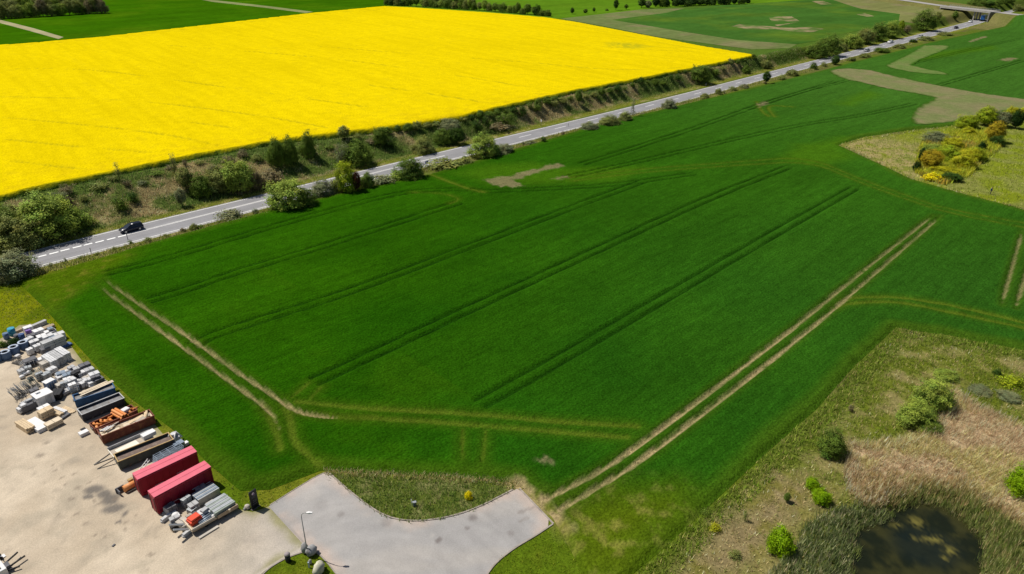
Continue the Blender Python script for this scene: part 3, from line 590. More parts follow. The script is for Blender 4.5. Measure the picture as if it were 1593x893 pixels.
# ------------------------------------------------------------------ vehicles
M_GLASS = mat('dark_car_glass', (.015, .02, .025), rough=.08, var=0, spec=.6); M_TYRE = mat('tyre_rubber', (.02, .02, .02), var=.1); M_RIM = mat('alloy_rim', (.45, .45, .46), metal=.8, rough=.35, var=0)
M_LAMPW = mat('headlamp_lens', (.75, .76, .78), rough=.15, var=0, spec=.6); M_LAMPR = mat('tail_lamp_lens', (.35, .01, .01), rough=.2, var=0); M_PLATE = mat('number_plate', (.75, .75, .72), var=0)
def paint(nm, c): return mat(nm, c, rough=.28, var=.02, spec=.5)
def car(loc, rz, m, label, group=None, est=True):
    t = empty('parked_car' if False else 'car', loc, rz, label, 'car', group)
    def ring(x, hw, z0, z1, r=.12): return [(x, -hw, z0 + r), (x, -hw + r, z0), (x, hw - r, z0), (x, hw, z0 + r), (x, hw, z1 - r), (x, hw - r * 1.2, z1), (x, -hw + r * 1.2, z1), (x, -hw, z1 - r)]
    b = MB(); b.loft([ring(-2.2, .72, .38, .80), ring(-2.1, .86, .26, .93), ring(-1.2, .90, .20, .98), ring(0, .91, .20, .97), ring(.95, .91, .20, .95), ring(1.7, .88, .22, .84), ring(2.1, .80, .28, .72), ring(2.22, .66, .36, .62)])
    re = -2.0 if est else -1.45
    def cr(x, hw, z): return [(x, -hw, z), (x, -hw * .5, z + .03), (x, hw * .5, z + .03), (x, hw, z)]
    rf = MB(); rings = [[(re + .18, -.62, 1.40), (re + .18, .62, 1.40), (re + .18, .60, 1.45), (re + .18, -.60, 1.45)], [(-.6, -.66, 1.45), (-.6, .66, 1.45), (-.6, .62, 1.51), (-.6, -.62, 1.51)], [(.25, -.63, 1.40), (.25, .63, 1.40), (.25, .60, 1.46), (.25, -.60, 1.46)]]
    rf.loft(rings)
    for s in (-1, 1):
        rf.bar((.25, s * .64, 1.42), (1.12, s * .80, .92), .07, .06); rf.bar((re + .2, s * .63, 1.42), (re - .08, s * .80, .92), .12, .09); rf.bar((-.55, s * .66, 1.45), (-.5, s * .85, .94), .06, .06)
    bo = b.build('body', m, t); rf.build('roof', m, t)
    g = MB(); g.loft([[(re, -.58, 1.38), (re, .58, 1.38), (re - .1, .76, .9), (re - .1, -.76, .9)], [(-.6, -.64, 1.46), (-.6, .64, 1.46), (-.6, .84, .93), (-.6, -.84, .93)], [(.3, -.60, 1.40), (.3, .60, 1.40), (.55, .83, .93), (.55, -.83, .93)], [(.75, -.68, 1.15), (.75, .68, 1.15), (1.1, .78, .9), (1.1, -.78, .9)], [(1.06, -.73, .96), (1.06, .73, .96), (1.16, .76, .88), (1.16, -.76, .88)]], smooth=False); g.build('window_glass', M_GLASS, t)
    for x in (1.35, -1.32):
        for s in (-1, 1):
            wl = MB(); wl.tube([(x, s * .72, .32), (x, s * .925, .32)], .32, 16); wo = wl.build('wheel', M_TYRE, t)
            rm = MB(); rm.tube([(x, s * .74, .32), (x, s * .935, .32)], .20, 10); rm.build('rim', M_RIM, wo)
    for s in (-1, 1):
        MB().box((2.10, s * .60, .62), (.16, .30, .12), rz=-s * .35).build('headlight', M_LAMPW, t); MB().box((-2.14, s * .66, .78), (.1, .2, .2)).build('tail_light', M_LAMPR, t)
        MB().box((.85, s * .98, .98), (.14, .16, .11)).build('wing_mirror', m, t)
    MB().box((2.225, 0, .44), (.02, .5, .11)).build('number_plate', M_PLATE, t); MB().box((-2.205, 0, .6), (.02, .5, .11)).build('number_plate', M_PLATE, t)
    return t
def roadpos(x, y, lane):                          # a lane centre near a pixel; lane -1 far, +1 near
    p = G(x, y)[:2]; n = np.argmin(((CLF - p) ** 2).sum(1)); k = TE[n] * .72 + BE[n] * .28 if lane < 0 else TE[n] * .24 + BE[n] * .76
    d = CLF[min(n + 2, N - 1)] - CLF[max(n - 2, 0)]; q = np.argmin(((CLF - p) ** 2).sum(1)); d /= np.linalg.norm(d)
    return (k[0] + d[0] * ((p - CLF[q]) @ d), k[1] + d[1] * ((p - CLF[q]) @ d), .04), math.atan2(d[1], d[0])
P_BLK = paint('dark_navy_paint', (.010, .013, .030)); P_WHT = paint('white_paint', (.78, .78, .77)); P_SIL = paint('silver_paint', (.45, .46, .48))
CARS = 'cars driving on the main road'
l, a = roadpos(199, 357, -1); car0 = car(l, a + math.pi, P_BLK, 'dark navy estate car with pale windscreen driving alone on the near stretch of road', CARS)
for x, y, lane, m, lab in ((1343, 78.5, 1, P_SIL, 'silver car far along the road, nearest to us of the distant cars'), (1380, 67, -1, P_WHT, 'bright white car on the far road passing the round verge bushes'), (1423, 57, 1, P_SIL, 'small pale grey car between the white car and the black car'), (1476, 43, 1, P_BLK, 'black car on the far road a little before the bridge'), (1495, 34.5, -1, P_WHT, 'white car just coming out from under the bridge'), (1589, 2.8, 1, P_BLK, 'dark car beyond the bridge on the farthest bit of road')):
    l, a = roadpos(x, y, lane); c = copy_tree(car0); c.location = l; c.rotation_euler = (0, 0, a + (math.pi if lane < 0 else 0)); c['label'] = lab
    for ch in c.children:
        if ch.name.split('.')[0] in ('body', 'roof', 'wing_mirror'): ch.material_slots[0].link = 'OBJECT'; ch.material_slots[0].material = m
l, a = roadpos(1519, 31, 1)
t = empty('lorry', l, a, 'blue box lorry passing under the concrete bridge', 'lorry')
P_BLU = paint('lorry_blue', (.02, .12, .38)); P_LB = paint('pale_blue_roof', (.45, .6, .75))
MB().box((-1.2, 0, 2.35), (7.2, 2.5, 2.7)).build('cargo_box', P_BLU, t, .05); MB().box((-1.2, 0, 3.72), (7.1, 2.4, .04)).build('box_roof', P_LB, t)
cb = MB().loft([[(2.55, -1.2, .8), (2.55, 1.2, .8), (2.55, 1.2, 2.9), (2.55, -1.2, 2.9)], [(4.0, -1.2, .8), (4.0, 1.2, .8), (4.0, 1.2, 2.8), (4.0, -1.2, 2.8)], [(4.5, -1.15, .8), (4.5, 1.15, .8), (4.3, 1.15, 1.7), (4.3, -1.15, 1.7)]], smooth=False).build('cab', P_BLU, t); MB().box((4.22, 0, 2.2), (.1, 2.1, .8), ry=-.3).build('windscreen', M_GLASS, t)
MB().box((-.6, 0, .85), (7.8, 1.1, .25)).build('chassis', M_TYRE, t)
for x in (3.3, -2.4, -3.6):
    for s in (-1, 1):
        wo = MB().tube([(x, s * .85, .5), (x, s * 1.2, .5)], .5, 14).build('wheel', M_TYRE, t); MB().tube([(x, s * .87, .5), (x, s * 1.21, .5)], .26, 10).build('rim', M_RIM, wo)

# ------------------------------------------------------------------ roadside posts and signs
M_WPOST = mat('marker_post_plastic', (.75, .75, .72), var=.05); M_GREYP = mat('grey_steel', (.22, .23, .24), rough=.5, metal=.5, var=.1); M_BLKP = mat('black_plastic', (.015, .015, .017), rough=.4, var=.05)
def marker(x, y, label, m=M_WPOST, h=1.0):
    p = G(x, y); t = empty('marker_post', p, ROT, label, 'marker post', 'marker posts along the road')
    MB().box((0, 0, h / 2), (.12, .06, h)).build('post', m, t, .01); MB().box((0, 0, h - .18), (.13, .07, .16)).build('black_band', M_BLKP, t); MB().box((0, -.04, h - .18), (.05, .02, .1)).build('reflector', M_LAMPW, t)
marker(199, 373, 'thin dark marker post on the near verge beside the dark estate car', M_GREYP, 1.25); marker(142, 394, 'short dark marker post on the near verge left of the dark estate car', M_GREYP, 1.1)
marker(302, 357, 'marker post on the near verge right of the dark estate car', M_GREYP, .9); marker(1098, 134, 'small white marker post on the far verge by the big dark bush', M_WPOST, 1.2); marker(884, 197, 'small dark marker post at the edge of the road past the middle', M_GREYP, 1.0)
p = G(842, 197.5); t = empty('road_sign', p, ROT, 'small white sign on a thin post on the far road verge', 'sign'); MB().tube([(0, 0, 0), (0, 0, 2.3)], .04, 8).build('post', M_GREYP, t); MB().box((-.06, 0, 2.0), (.04, .55, .65)).build('panel', M_WPOST, t, .01)
p = G(664, 258); t = empty('road_sign', p, ROT, 'low blue and white marker sign at the near edge of the road', 'sign'); M_BSIGN = mat('sign_blue', (.03, .06, .42), var=.03, rough=.4); MB().tube([(0, 0, 0), (0, 0, .6)], .05, 8).build('post', M_GREYP, t); MB().box((0, 0, .95), (.9, .08, .8)).build('panel', M_BSIGN, t, .02); MB().box((-.2, .0, 1.15), (.42, .1, .34)).build('white_field', M_WPOST, t)
# ------------------------------------------------------------------ bushes and trees
def ordn(i): return ['first', 'second', 'third', 'fourth', 'fifth', 'sixth', 'seventh', 'eighth', 'ninth', 'tenth', 'eleventh', 'twelfth', 'thirteenth', 'fourteenth', 'fifteenth', 'sixteenth', 'seventeenth', 'eighteenth', 'nineteenth', 'twentieth', 'twenty-first', 'twenty-second', 'twenty-third', 'twenty-fourth', 'twenty-fifth', 'twenty-sixth', 'twenty-seventh', 'twenty-eighth', 'twenty-ninth', 'thirtieth', 'thirty-first', 'thirty-second', 'thirty-third', 'thirty-fourth', 'thirty-fifth', 'thirty-sixth', 'thirty-seventh', 'thirty-eighth', 'thirty-ninth', 'fortieth', 'forty-first', 'forty-second', 'forty-third', 'forty-fourth', 'forty-fifth', 'forty-sixth'][i]
ordw = ordn
def crown(seed, ncl, lpc, leaf, shape, spread=.052):
    r = np.random.default_rng(seed); C = []; k = 0
    while len(C) < ncl:
        d = r.normal(size=3); d /= np.linalg.norm(d)
        rad = r.uniform(.55, 1.0) ** .6
        wob = .62 + .72 * float(vnoise(np.array([d[0] * 1.7 + seed]), np.array([d[1] * 1.7 + d[2] * 2.3]), seed)[0])
        if shape == 'round': c = np.array([d[0] * .42, d[1] * .42, .50 + d[2] * .42]) ; c[:2] *= rad * wob; c[2] = .50 + (c[2] - .50) * rad * wob
        elif shape == 'dome': c = np.array([d[0] * .46 * rad * wob, d[1] * .46 * rad * wob, .10 + abs(d[2]) * .78 * rad * wob])
        elif shape == 'tall': c = np.array([d[0] * .38 * rad * wob, d[1] * .38 * rad * wob, .58 + d[2] * .38 * rad])
        elif shape == 'slim':
            z = r.uniform(.12, 1.0); w_ = .36 * (1 - z) ** .6 * wob + .05; c = np.array([d[0] * w_, d[1] * w_, z])
        else: # multi: several stems with open gaps
            kk = r.integers(0, 5); a = kk * 1.26 + seed; st = np.array([math.cos(a) * .2, math.sin(a) * .2]); h = .55 + .4 * ((kk * 37 + seed) % 5) / 5
            z = r.uniform(.1, 1); c = np.array([st[0] * (.4 + z) + d[0] * .17 * wob, st[1] * (.4 + z) + d[1] * .17 * wob, z * h])
        C.append(c)
    C = np.array(C); n = ncl * lpc
    tint = r.uniform(.6, 1.35, ncl) ; hue = r.normal(0, .07, ncl)
    P = np.repeat(C, lpc, 0) + r.normal(size=(n, 3)) * spread * np.array([1, 1, .8]); P[:, 2] = np.clip(P[:, 2], .02, 1.05)
    out = P - np.array([0, 0, .45]); out /= np.linalg.norm(out, axis=1)[:, None] + 1e-6
    nn = out * .8 + r.normal(size=(n, 3)) * .42 + np.array([-.15, .05, .5]); nn /= np.linalg.norm(nn, axis=1)[:, None]
    t = np.cross(nn, r.normal(size=(n, 3))); t /= np.linalg.norm(t, axis=1)[:, None]; b = np.cross(nn, t)
    s = leaf * r.uniform(.6, 1.3, n)[:, None]
    V = np.stack([P - t * s * .5, P + b * s * .33 , P + t * s * .5, P - b * s * .33], 1).reshape(-1, 3)
    F = np.arange(n * 4).reshape(-1, 4)
    tt = np.repeat(tint, lpc) * r.uniform(.85, 1.15, n); hh = np.repeat(hue, lpc)
    col = np.repeat(np.stack([tt * (1 + hh), tt, tt * (1 - hh * .5)], 1), 4, 0)
    return mesh_np('crown', V, F, col)
def trunk_mesh(seed, h, multi):
    r = random.Random(seed); m = MB()
    if multi:
        for k in range(5):
            a = k * 1.26 + seed; m.tube([(math.cos(a) * .03, math.sin(a) * .03, 0), (math.cos(a) * .12, math.sin(a) * .12, h * .5), (math.cos(a) * .24, math.sin(a) * .24, h)], [.022, .014, .006], 6)
    else:
        m.tube([(0, 0, 0), (.01, .0, h * .45), (-.01, .01, h)], [.035, .026, .012], 7)
        for k in range(5):
            a = k * 1.26 + r.uniform(0, .5); z = h * r.uniform(.35, .7); m.tube([(0, 0, z), (math.cos(a) * .14, math.sin(a) * .14, z + .16), (math.cos(a) * .28, math.sin(a) * .28, z + .27)], [.016, .011, .005], 5)
    return m.mesh('trunk')
CR = {'round': [(crown(s, 230, 46, .042, 'round'), trunk_mesh(s, .55, 0)) for s in range(1, 6)],
      'dome': [(crown(20 + s, 230, 44, .042, 'dome'), trunk_mesh(s, .45, 1)) for s in range(5)],
      'tall': [(crown(40 + s, 170, 42, .046, 'tall'), trunk_mesh(s, .7, 0)) for s in range(5)],
      'slim': [(crown(60 + s, 60, 14, .055, 'slim', .06), trunk_mesh(s, .85, 0)) for s in range(4)],
      'loose': [(crown(80 + s, 110, 20, .045, 'multi', .05), trunk_mesh(s, .75, 1)) for s in range(5)],
      'tuft': [(crown(100 + s, 50, 16, .11, 'dome', .1), trunk_mesh(s, .5, 1)) for s in range(3)]}
LEAF = {}
for k, c in dict(light=(.30, .39, .06), mid=(.145, .22, .030), dark=(.065, .125, .018), deep=(.030, .07, .012), olive=(.26, .29, .075), grey=(.24, .265, .125), bright=(.26, .42, .008), lime=(.32, .40, .02), yellow=(.46, .46, .02), rust=(.42, .33, .02), purple=(.11, .035, .022), brown=(.24, .20, .10), gold=(.80, .68, .008)).items():
    LEAF[k] = mat(k + '_leaves', c, attr='tint', var=.08, scale=.6, trans=.32, rough=.6, spec=.06)
M_BARK = mat('bark', (.10, .075, .05), var=.25, scale=4)
_rt = random.Random(5)
def tree(name, loc, wd, ht, kind, leaf, label, cat, group=None):
    cm, tm = CR[kind][_rt.randrange(len(CR[kind]))]
    t = empty(name, loc, _rt.uniform(0, 6.28), label, cat, group); t.scale = (wd, wd, ht)
    a = link('trunk', tm, M_BARK, t); b = link('crown', cm, LEAF[leaf], t); return t
def plant(name, x, y, wpx, hpx, kind, leaf, label, cat='bush', group=None):
    p = GT(x, y); s, dep = pxm(p); wd = wpx / s * .92
    him = hpx / s; hh = max(him ** 2 - (wd * .75 * math.sin(dep)) ** 2, (.45 * him) ** 2) ** .5 / math.cos(dep) * .90
    r = p[:2] / np.linalg.norm(p[:2]); q = p[:2] + r * wd * .18; z = float(terrain(q[0], q[1])); return tree(name, (q[0], q[1], z - .05), wd, hh, kind, leaf, label, cat, group)
# --- near verge of the road, from the left edge of the picture
NV = 'bushes along the near verge'
for a in ((22, 436, 82, 50, 'dome', 'grey', 'big grey green bush at the left end of the near verge'),
          (302, 358, 16, 13, 'dome', 'olive', 'small dark olive bush on the near verge by the marker post'), (357, 341, 44, 18, 'tuft', 'grey', 'pale wispy scrub on the near verge before the big light green bush'),
          (448, 326, 76, 54, 'dome', 'light', 'largest round light green bush on the near verge'), (479, 323, 34, 32, 'dome', 'mid', 'darker green bush growing against the large round light green bush'),
          (503, 306, 40, 30, 'dome', 'grey', 'pale grey green bush between the large light green bush and the red leaved shrub'), (524, 302, 34, 34, 'loose', 'olive', 'olive bush to the left of the tall yellow green bush'),
          (541, 300, 46, 52, 'dome', 'lime', 'tall yellow green bush with a dark red shrub in front'), (557, 301, 17, 38, 'tall', 'purple', 'dark red leaved shrub in front of the yellow green bush'),
          (572, 294, 26, 30, 'dome', 'mid', 'mid green bush just right of the dark red shrub'), (596, 287, 38, 20, 'tuft', 'grey', 'low pale scrub between the dark red shrub and the dense dark bush'),
          (616, 282, 24, 18, 'tuft', 'light', 'low light green scrub touching the dense dark bush'), (638, 279, 50, 38, 'dome', 'mid', 'dense dark green bush with yellowish top beside the blue marker sign'),
          (690, 262, 54, 17, 'tuft', 'olive', 'long low olive scrub between the blue marker sign and the tall silvery bush'), (722, 256, 30, 14, 'tuft', 'olive', 'low brownish scrub left of the tall silvery bush'),
          (753, 246, 50, 42, 'dome', 'light', 'tall silvery green bush standing alone half way along the near verge'), (782, 240, 40, 20, 'dome', 'grey', 'low grey green bush to the right of the tall silvery bush'),
          (846, 223, 14, 14, 'loose', 'dark', 'small dark upright bush past the tall silvery bush'), (824, 225, 20, 8, 'tuft', 'grey', 'low pale weeds beside the small dark upright bush'),
          (917, 203, 34, 17, 'dome', 'grey', 'first wide bush of the low row in the middle of the near verge'), (948, 196, 36, 19, 'dome', 'olive', 'second wide bush of the low row in the middle of the near verge'), (972, 189, 24, 18, 'dome', 'olive', 'third bush of the low row, under the spindly grey tree'),
          (984, 182, 14, 30, 'slim', 'grey', 'spindly grey tree rising at the end of the low bush row'), (1040, 170, 26, 17, 'dome', 'grey', 'pale round bush alone on the near verge right of the spindly tree'),
          (1096, 153, 16, 10, 'dome', 'olive', 'left bush of a small pair on the near verge'), (1117, 147, 12, 11, 'dome', 'olive', 'right bush of a small pair on the near verge'), (1139, 141, 14, 8, 'tuft', 'olive', 'low weeds between the small pair and the dark round bush'),
          (1157, 137, 18, 8, 'tuft', 'grey', 'low pale weeds left of the dark round bush'), (1191, 131, 17, 22, 'tall', 'dark', 'dark round bush standing alone on the far part of the near verge'), (1216, 124, 16, 9, 'tuft', 'olive', 'low weeds right of the dark round bush'),
          (1232, 118, 24, 13, 'dome', 'olive', 'pale olive bush after the dark round bush'), (1265, 108, 13, 12, 'dome', 'mid', 'small mid green bush left of the dark far verge bush'), (1281, 104, 10, 9, 'tuft', 'olive', 'small tuft of scrub beside the small mid green bush'),
          (1299, 101, 17, 15, 'round', 'dark', 'dark far verge bush before the pale L shaped strip'), (1324, 95, 16, 9, 'dome', 'olive', 'olive bush right of the dark far verge bush'), (1345, 90, 22, 9, 'dome', 'olive', 'olive scrub bush on the verge below the silver car'),
          (1372, 82, 28, 10, 'dome', 'mid', 'wide mid green verge bush below the white car'), (1398, 75, 20, 7, 'dome', 'olive', 'low olive verge bush right of the wide mid green one'), (1420, 66, 14, 6, 'dome', 'dark', 'tiny dark bush at the far field corner'),
          (1440, 63, 26, 7, 'dome', 'olive', 'low verge scrub below the pale grey car'), (1470, 55, 26, 6, 'dome', 'olive', 'low verge scrub below the black car')):
    plant('tree' if 'spindly grey tree' == a[6][:17] else 'bush', *a[:6], a[6], 'tree' if 'spindly grey tree' == a[6][:17] else 'bush', NV)
# --- planted bank between the road and the rapeseed
BK = 'bushes and trees on the bank above the road'
for a in ((84, 371, 98, 78, 'dome', 'light', 'biggest bush on the bank, near the left edge of the picture'), (34, 388, 78, 62, 'dome', 'olive', 'broad olive bush in front of and left of the biggest bank bush'), (8, 372, 56, 52, 'dome', 'mid', 'bush cut by the left picture edge on the bank'), (22, 345, 40, 30, 'dome', 'olive', 'olive bush near the rapeseed at the left picture edge'),
          (96, 322, 40, 26, 'loose', 'grey', 'grey half bare bush behind the biggest bank bush'), (112, 364, 46, 46, 'dome', 'mid', 'mid green bush on the right side of the biggest bank bush'), (138, 353, 26, 22, 'tuft', 'light', 'small pale spiky bush right of the biggest bank bush'),
          (192, 330, 40, 34, 'loose', 'mid', 'loose green bush on the open bank above the dark estate car'), (187, 284, 20, 32, 'slim', 'olive', 'slender thin tree at the rapeseed edge above the dark estate car'), (210, 318, 30, 28, 'loose', 'dark', 'dark half shaded bush right of the loose green bush'), (106, 305, 34, 22, 'loose', 'brown', 'brown twiggy bush at the rapeseed edge on the left'),
          (284, 323, 22, 32, 'tall', 'grey', 'small upright grey bush at the road side of the bank'), (276, 286, 22, 52, 'slim', 'olive', 'tall thin olive tree rising above the rapeseed edge'), (292, 300, 34, 42, 'tall', 'olive', 'olive brown bush left of the dense pair on the bank'), (316, 308, 44, 46, 'dome', 'mid', 'dark shaded bush at the left of the dense pair on the bank'), (340, 300, 50, 44, 'dome', 'olive', 'pale bush in the middle of the dense clump on the bank'),
          (372, 301, 66, 66, 'dome', 'light', 'tall round green bush at the right of the dense clump on the bank'), (400, 296, 30, 34, 'dome', 'brown', 'brown bare shrub right of the tall round bank bush'), (424, 290, 40, 30, 'tuft', 'brown', 'low brown scrub behind the largest verge bush'),
          (432, 262, 30, 54, 'dome', 'mid', 'left one of three young trees at the rapeseed edge'), (453, 259, 30, 58, 'dome', 'mid', 'middle one of three young trees at the rapeseed edge'), (482, 247, 24, 46, 'dome', 'mid', 'right one of three young trees at the rapeseed edge'),
          (533, 258, 34, 44, 'loose', 'grey', 'greyish open bush beside the dense dark bush on the bank'), (558, 259, 54, 50, 'dome', 'mid', 'dense dark green bush in the middle of the bank'), (536, 218, 24, 24, 'tall', 'olive', 'thin brownish tree standing out against the rapeseed'), (592, 228, 28, 34, 'dome', 'mid', 'young green tree at the rapeseed edge right of the dense dark bush'), (608, 232, 30, 24, 'loose', 'dark', 'dark shaded scrub under the young green tree'),
          (658, 239, 38, 28, 'dome', 'olive', 'rounded olive bush low on the bank before the dark pair'), (648, 204, 20, 18, 'loose', 'olive', 'thin brownish shrub at the rapeseed edge above the rounded olive bush'), (690, 226, 34, 30, 'dome', 'mid', 'left green bush of the dark pair on the bank'), (711, 226, 30, 32, 'round', 'dark', 'right dark bush of the dark pair on the bank'), (700, 206, 40, 20, 'dome', 'grey', 'grey scrub behind the dark pair on the bank'),
          (744, 208, 26, 26, 'loose', 'dark', 'dark young tree left of the two slim trees on the bank'), (758, 205, 20, 32, 'slim', 'dark', 'slim dark young tree on the bank above the tall silvery bush'), (788, 199, 34, 26, 'loose', 'mid', 'open green bush right of the slim dark young tree'), (776, 204, 36, 12, 'tuft', 'brown', 'low brown scrub below the open green bush'), (812, 184, 24, 24, 'loose', 'dark', 'dark bush near the white sign on the bank'), (835, 176, 24, 18, 'loose', 'mid', 'small green bush at the rapeseed edge above the white sign'), (862, 168, 22, 14, 'loose', 'olive', 'low twiggy bush at the rapeseed edge right of the white sign'),
          (900, 164, 15, 24, 'tall', 'mid', 'lone green young tree at the rapeseed edge half way along'), (1087, 130, 40, 30, 'dome', 'mid', 'big dark round bush standing alone on the far bank'), (1113, 120, 24, 14, 'loose', 'mid', 'low green bush right of the big dark round bush'), (1160, 115, 17, 16, 'dome', 'mid', 'small bush on the bank below the rapeseed corner'), (1191, 107, 22, 17, 'dome', 'olive', 'olive bush on the bank just past the rapeseed corner'), (1196, 92, 8, 10, 'tall', 'mid', 'tiny tree beyond the rapeseed corner')):
    plant('tree' if 'tree' in a[6] else 'bush', *a[:6], a[6], 'tree' if 'tree' in a[6] else 'bush', BK)
for k in range(46):
    t_ = k / 45; x_ = 600 + 570 * t_ ** .9; y_ = float(np.interp(x_, [600, 720, 800, 900, 1000, 1100, 1179], [203, 188, 171, 150, 130, 109, 92])) + _rt.uniform(1, 8) * (1 - .5 * t_)
    plant('bush', x_, y_, _rt.uniform(13, 24) * (1 - .45 * t_), _rt.uniform(9, 17) * (1 - .45 * t_), _rt.choice(('loose', 'dome', 'tuft')), _rt.choice(('mid', 'dark', 'mid', 'olive')), f'{ordw(k)} low scrub bush from the left along the rapeseed edge above the road', 'bush', 'low scrub along the rapeseed edge')
for k in range(26):
    x_ = 20 + 560 * k / 25; y_ = float(np.interp(x_, [0, 60, 170, 300, 420, 520, 600], [318, 303, 280, 254, 233, 218, 204])) + _rt.uniform(2, 26)
    plant('bush', x_, y_, _rt.uniform(12, 26), _rt.uniform(8, 16), _rt.choice(('loose', 'tuft', 'tuft')), _rt.choice(('mid', 'olive', 'grey', 'brown')), f'{ordw(k)} small scrub bush from the left on the upper bank', 'bush', 'small scrub on the upper bank')
for k in range(40):
    x_ = 60 + 1130 * (k / 39) ** 1.1; y_ = float(np.interp(x_, [49, 260, 420, 600, 798, 903, 1032, 1184], [421, 366, 324, 278, 228, 201.5, 169, 127])) + _rt.uniform(0, 4)
    plant('weed_clump', x_, y_, _rt.uniform(7, 16) * (1 - .4 * k / 39), _rt.uniform(5, 12) * (1 - .4 * k / 39), _rt.choice(('loose', 'tuft')), _rt.choice(('olive', 'grey', 'mid', 'brown')), f'{ordw(k)} weed clump from the left along the near road edge', 'weeds', 'weed clumps along the near road edge')
for a in ((1268, 91, 36, 28, 'dome', 'mid', 'left bush of the dark clump by the far road'), (1287, 88, 42, 38, 'dome', 'mid', 'tallest bush of the dark clump by the far road'), (1308, 80, 20, 14, 'dome', 'olive', 'pale bush right of the dark clump by the far road'), (1325, 76, 38, 30, 'dome', 'light', 'first bush of the rounded row by the far road'), (1345, 68, 34, 28, 'dome', 'olive', 'pale olive bush in the rounded row by the far road'), (1364, 63, 30, 28, 'dome', 'mid', 'dark bush in the rounded row by the far road'), (1384, 57, 28, 24, 'dome', 'light', 'last bush of the rounded row by the far road'),
          (1401, 46, 12, 20, 'tall', 'lime', 'narrow yellow green bush between the rounded row and the big tree'), (1410, 52, 18, 16, 'loose', 'brown', 'brown scrub below the narrow yellow green bush'), (1436, 48, 38, 34, 'dome', 'mid', 'big dark tree by the far road before the bridge'), (1458, 32, 12, 12, 'dome', 'olive', 'small olive bush between the big tree and the bridge'), (1485, 31, 11, 14, 'round', 'mid', 'small bush at the left end of the bridge')):
    plant('tree' if 'big dark tree' in a[6] else 'bush', *a[:6], a[6], 'tree' if 'big dark tree' in a[6] else 'bush', 'bushes by the far road')
# --- north-east meadow
for a in ((1455, 222, 40, 16, 'dome', 'grey', 'low silvery green bush at the back left of the meadow thicket'), (1448, 240, 30, 16, 'dome', 'light', 'pale green bush below the silvery one in the thicket'), (1431, 256, 12, 22, 'tall', 'deep', 'narrow black green bush on the left flank of the thicket'), (1425, 266, 12, 14, 'dome', 'deep', 'small black green bush at the lower left of the thicket'), (1448, 264, 34, 26, 'round', 'rust', 'orange brown bush on the left of the thicket'), (1470, 250, 40, 20, 'dome', 'lime', 'light yellow green bush in the middle of the thicket'), (1480, 232, 34, 16, 'dome', 'yellow', 'yellow scrub near the back in the middle of the thicket'), (1497, 262, 34, 20, 'dome', 'yellow', 'yellow green bush low in the thicket'), (1505, 252, 36, 20, 'dome', 'yellow', 'yellowest bush in the middle of the thicket'), (1480, 282, 32, 11, 'round', 'dark', 'low dark bush in place of a shadow at the front of the thicket'), (1452, 281, 28, 10, 'tuft', 'gold', 'bright yellow low scrub at the front left of the thicket'), (1470, 272, 44, 12, 'dome', 'yellow', 'low yellow scrub above the dark shadow bush at the front'),  # low dark bush at the thicket front is added to stand for a shadow
          (1505, 212, 22, 12, 'dome', 'yellow', 'low yellow scrub between the silvery bush and the rust bush'), (1545, 222, 30, 26, 'round', 'rust', 'rust coloured round bush at the back right of the thicket'), (1549, 227, 22, 14, 'dome', 'dark', 'dark green bush beneath the rust coloured round bush'), (1526, 236, 14, 14, 'dome', 'deep', 'small dark bush on the right flank of the thicket'), (1519, 250, 26, 16, 'dome', 'lime', 'light green scrub on the right flank of the thicket'),
          (1502, 199, 34, 20, 'dome', 'lime', 'light green bush at the left of the back row beyond the thicket'), (1530, 196, 34, 24, 'round', 'lime', 'second green bush in the back row beyond the thicket'), (1556, 198, 30, 22, 'round', 'grey', 'greyish bush in the back row beyond the thicket'), (1579, 201, 22, 24, 'round', 'deep', 'dark green bush at the right end of the back row'), (1573, 184, 24, 18, 'dome', 'yellow', 'yellow green scrub behind the dark bush of the back row'), (1592, 186, 24, 18, 'dome', 'yellow', 'yellow green scrub at the right picture edge')):
    plant('bush', a[0], a[1], a[2] * 1.12, a[3] * 1.35, *a[4:6], a[6], 'bush', 'bushes of the meadow thicket')
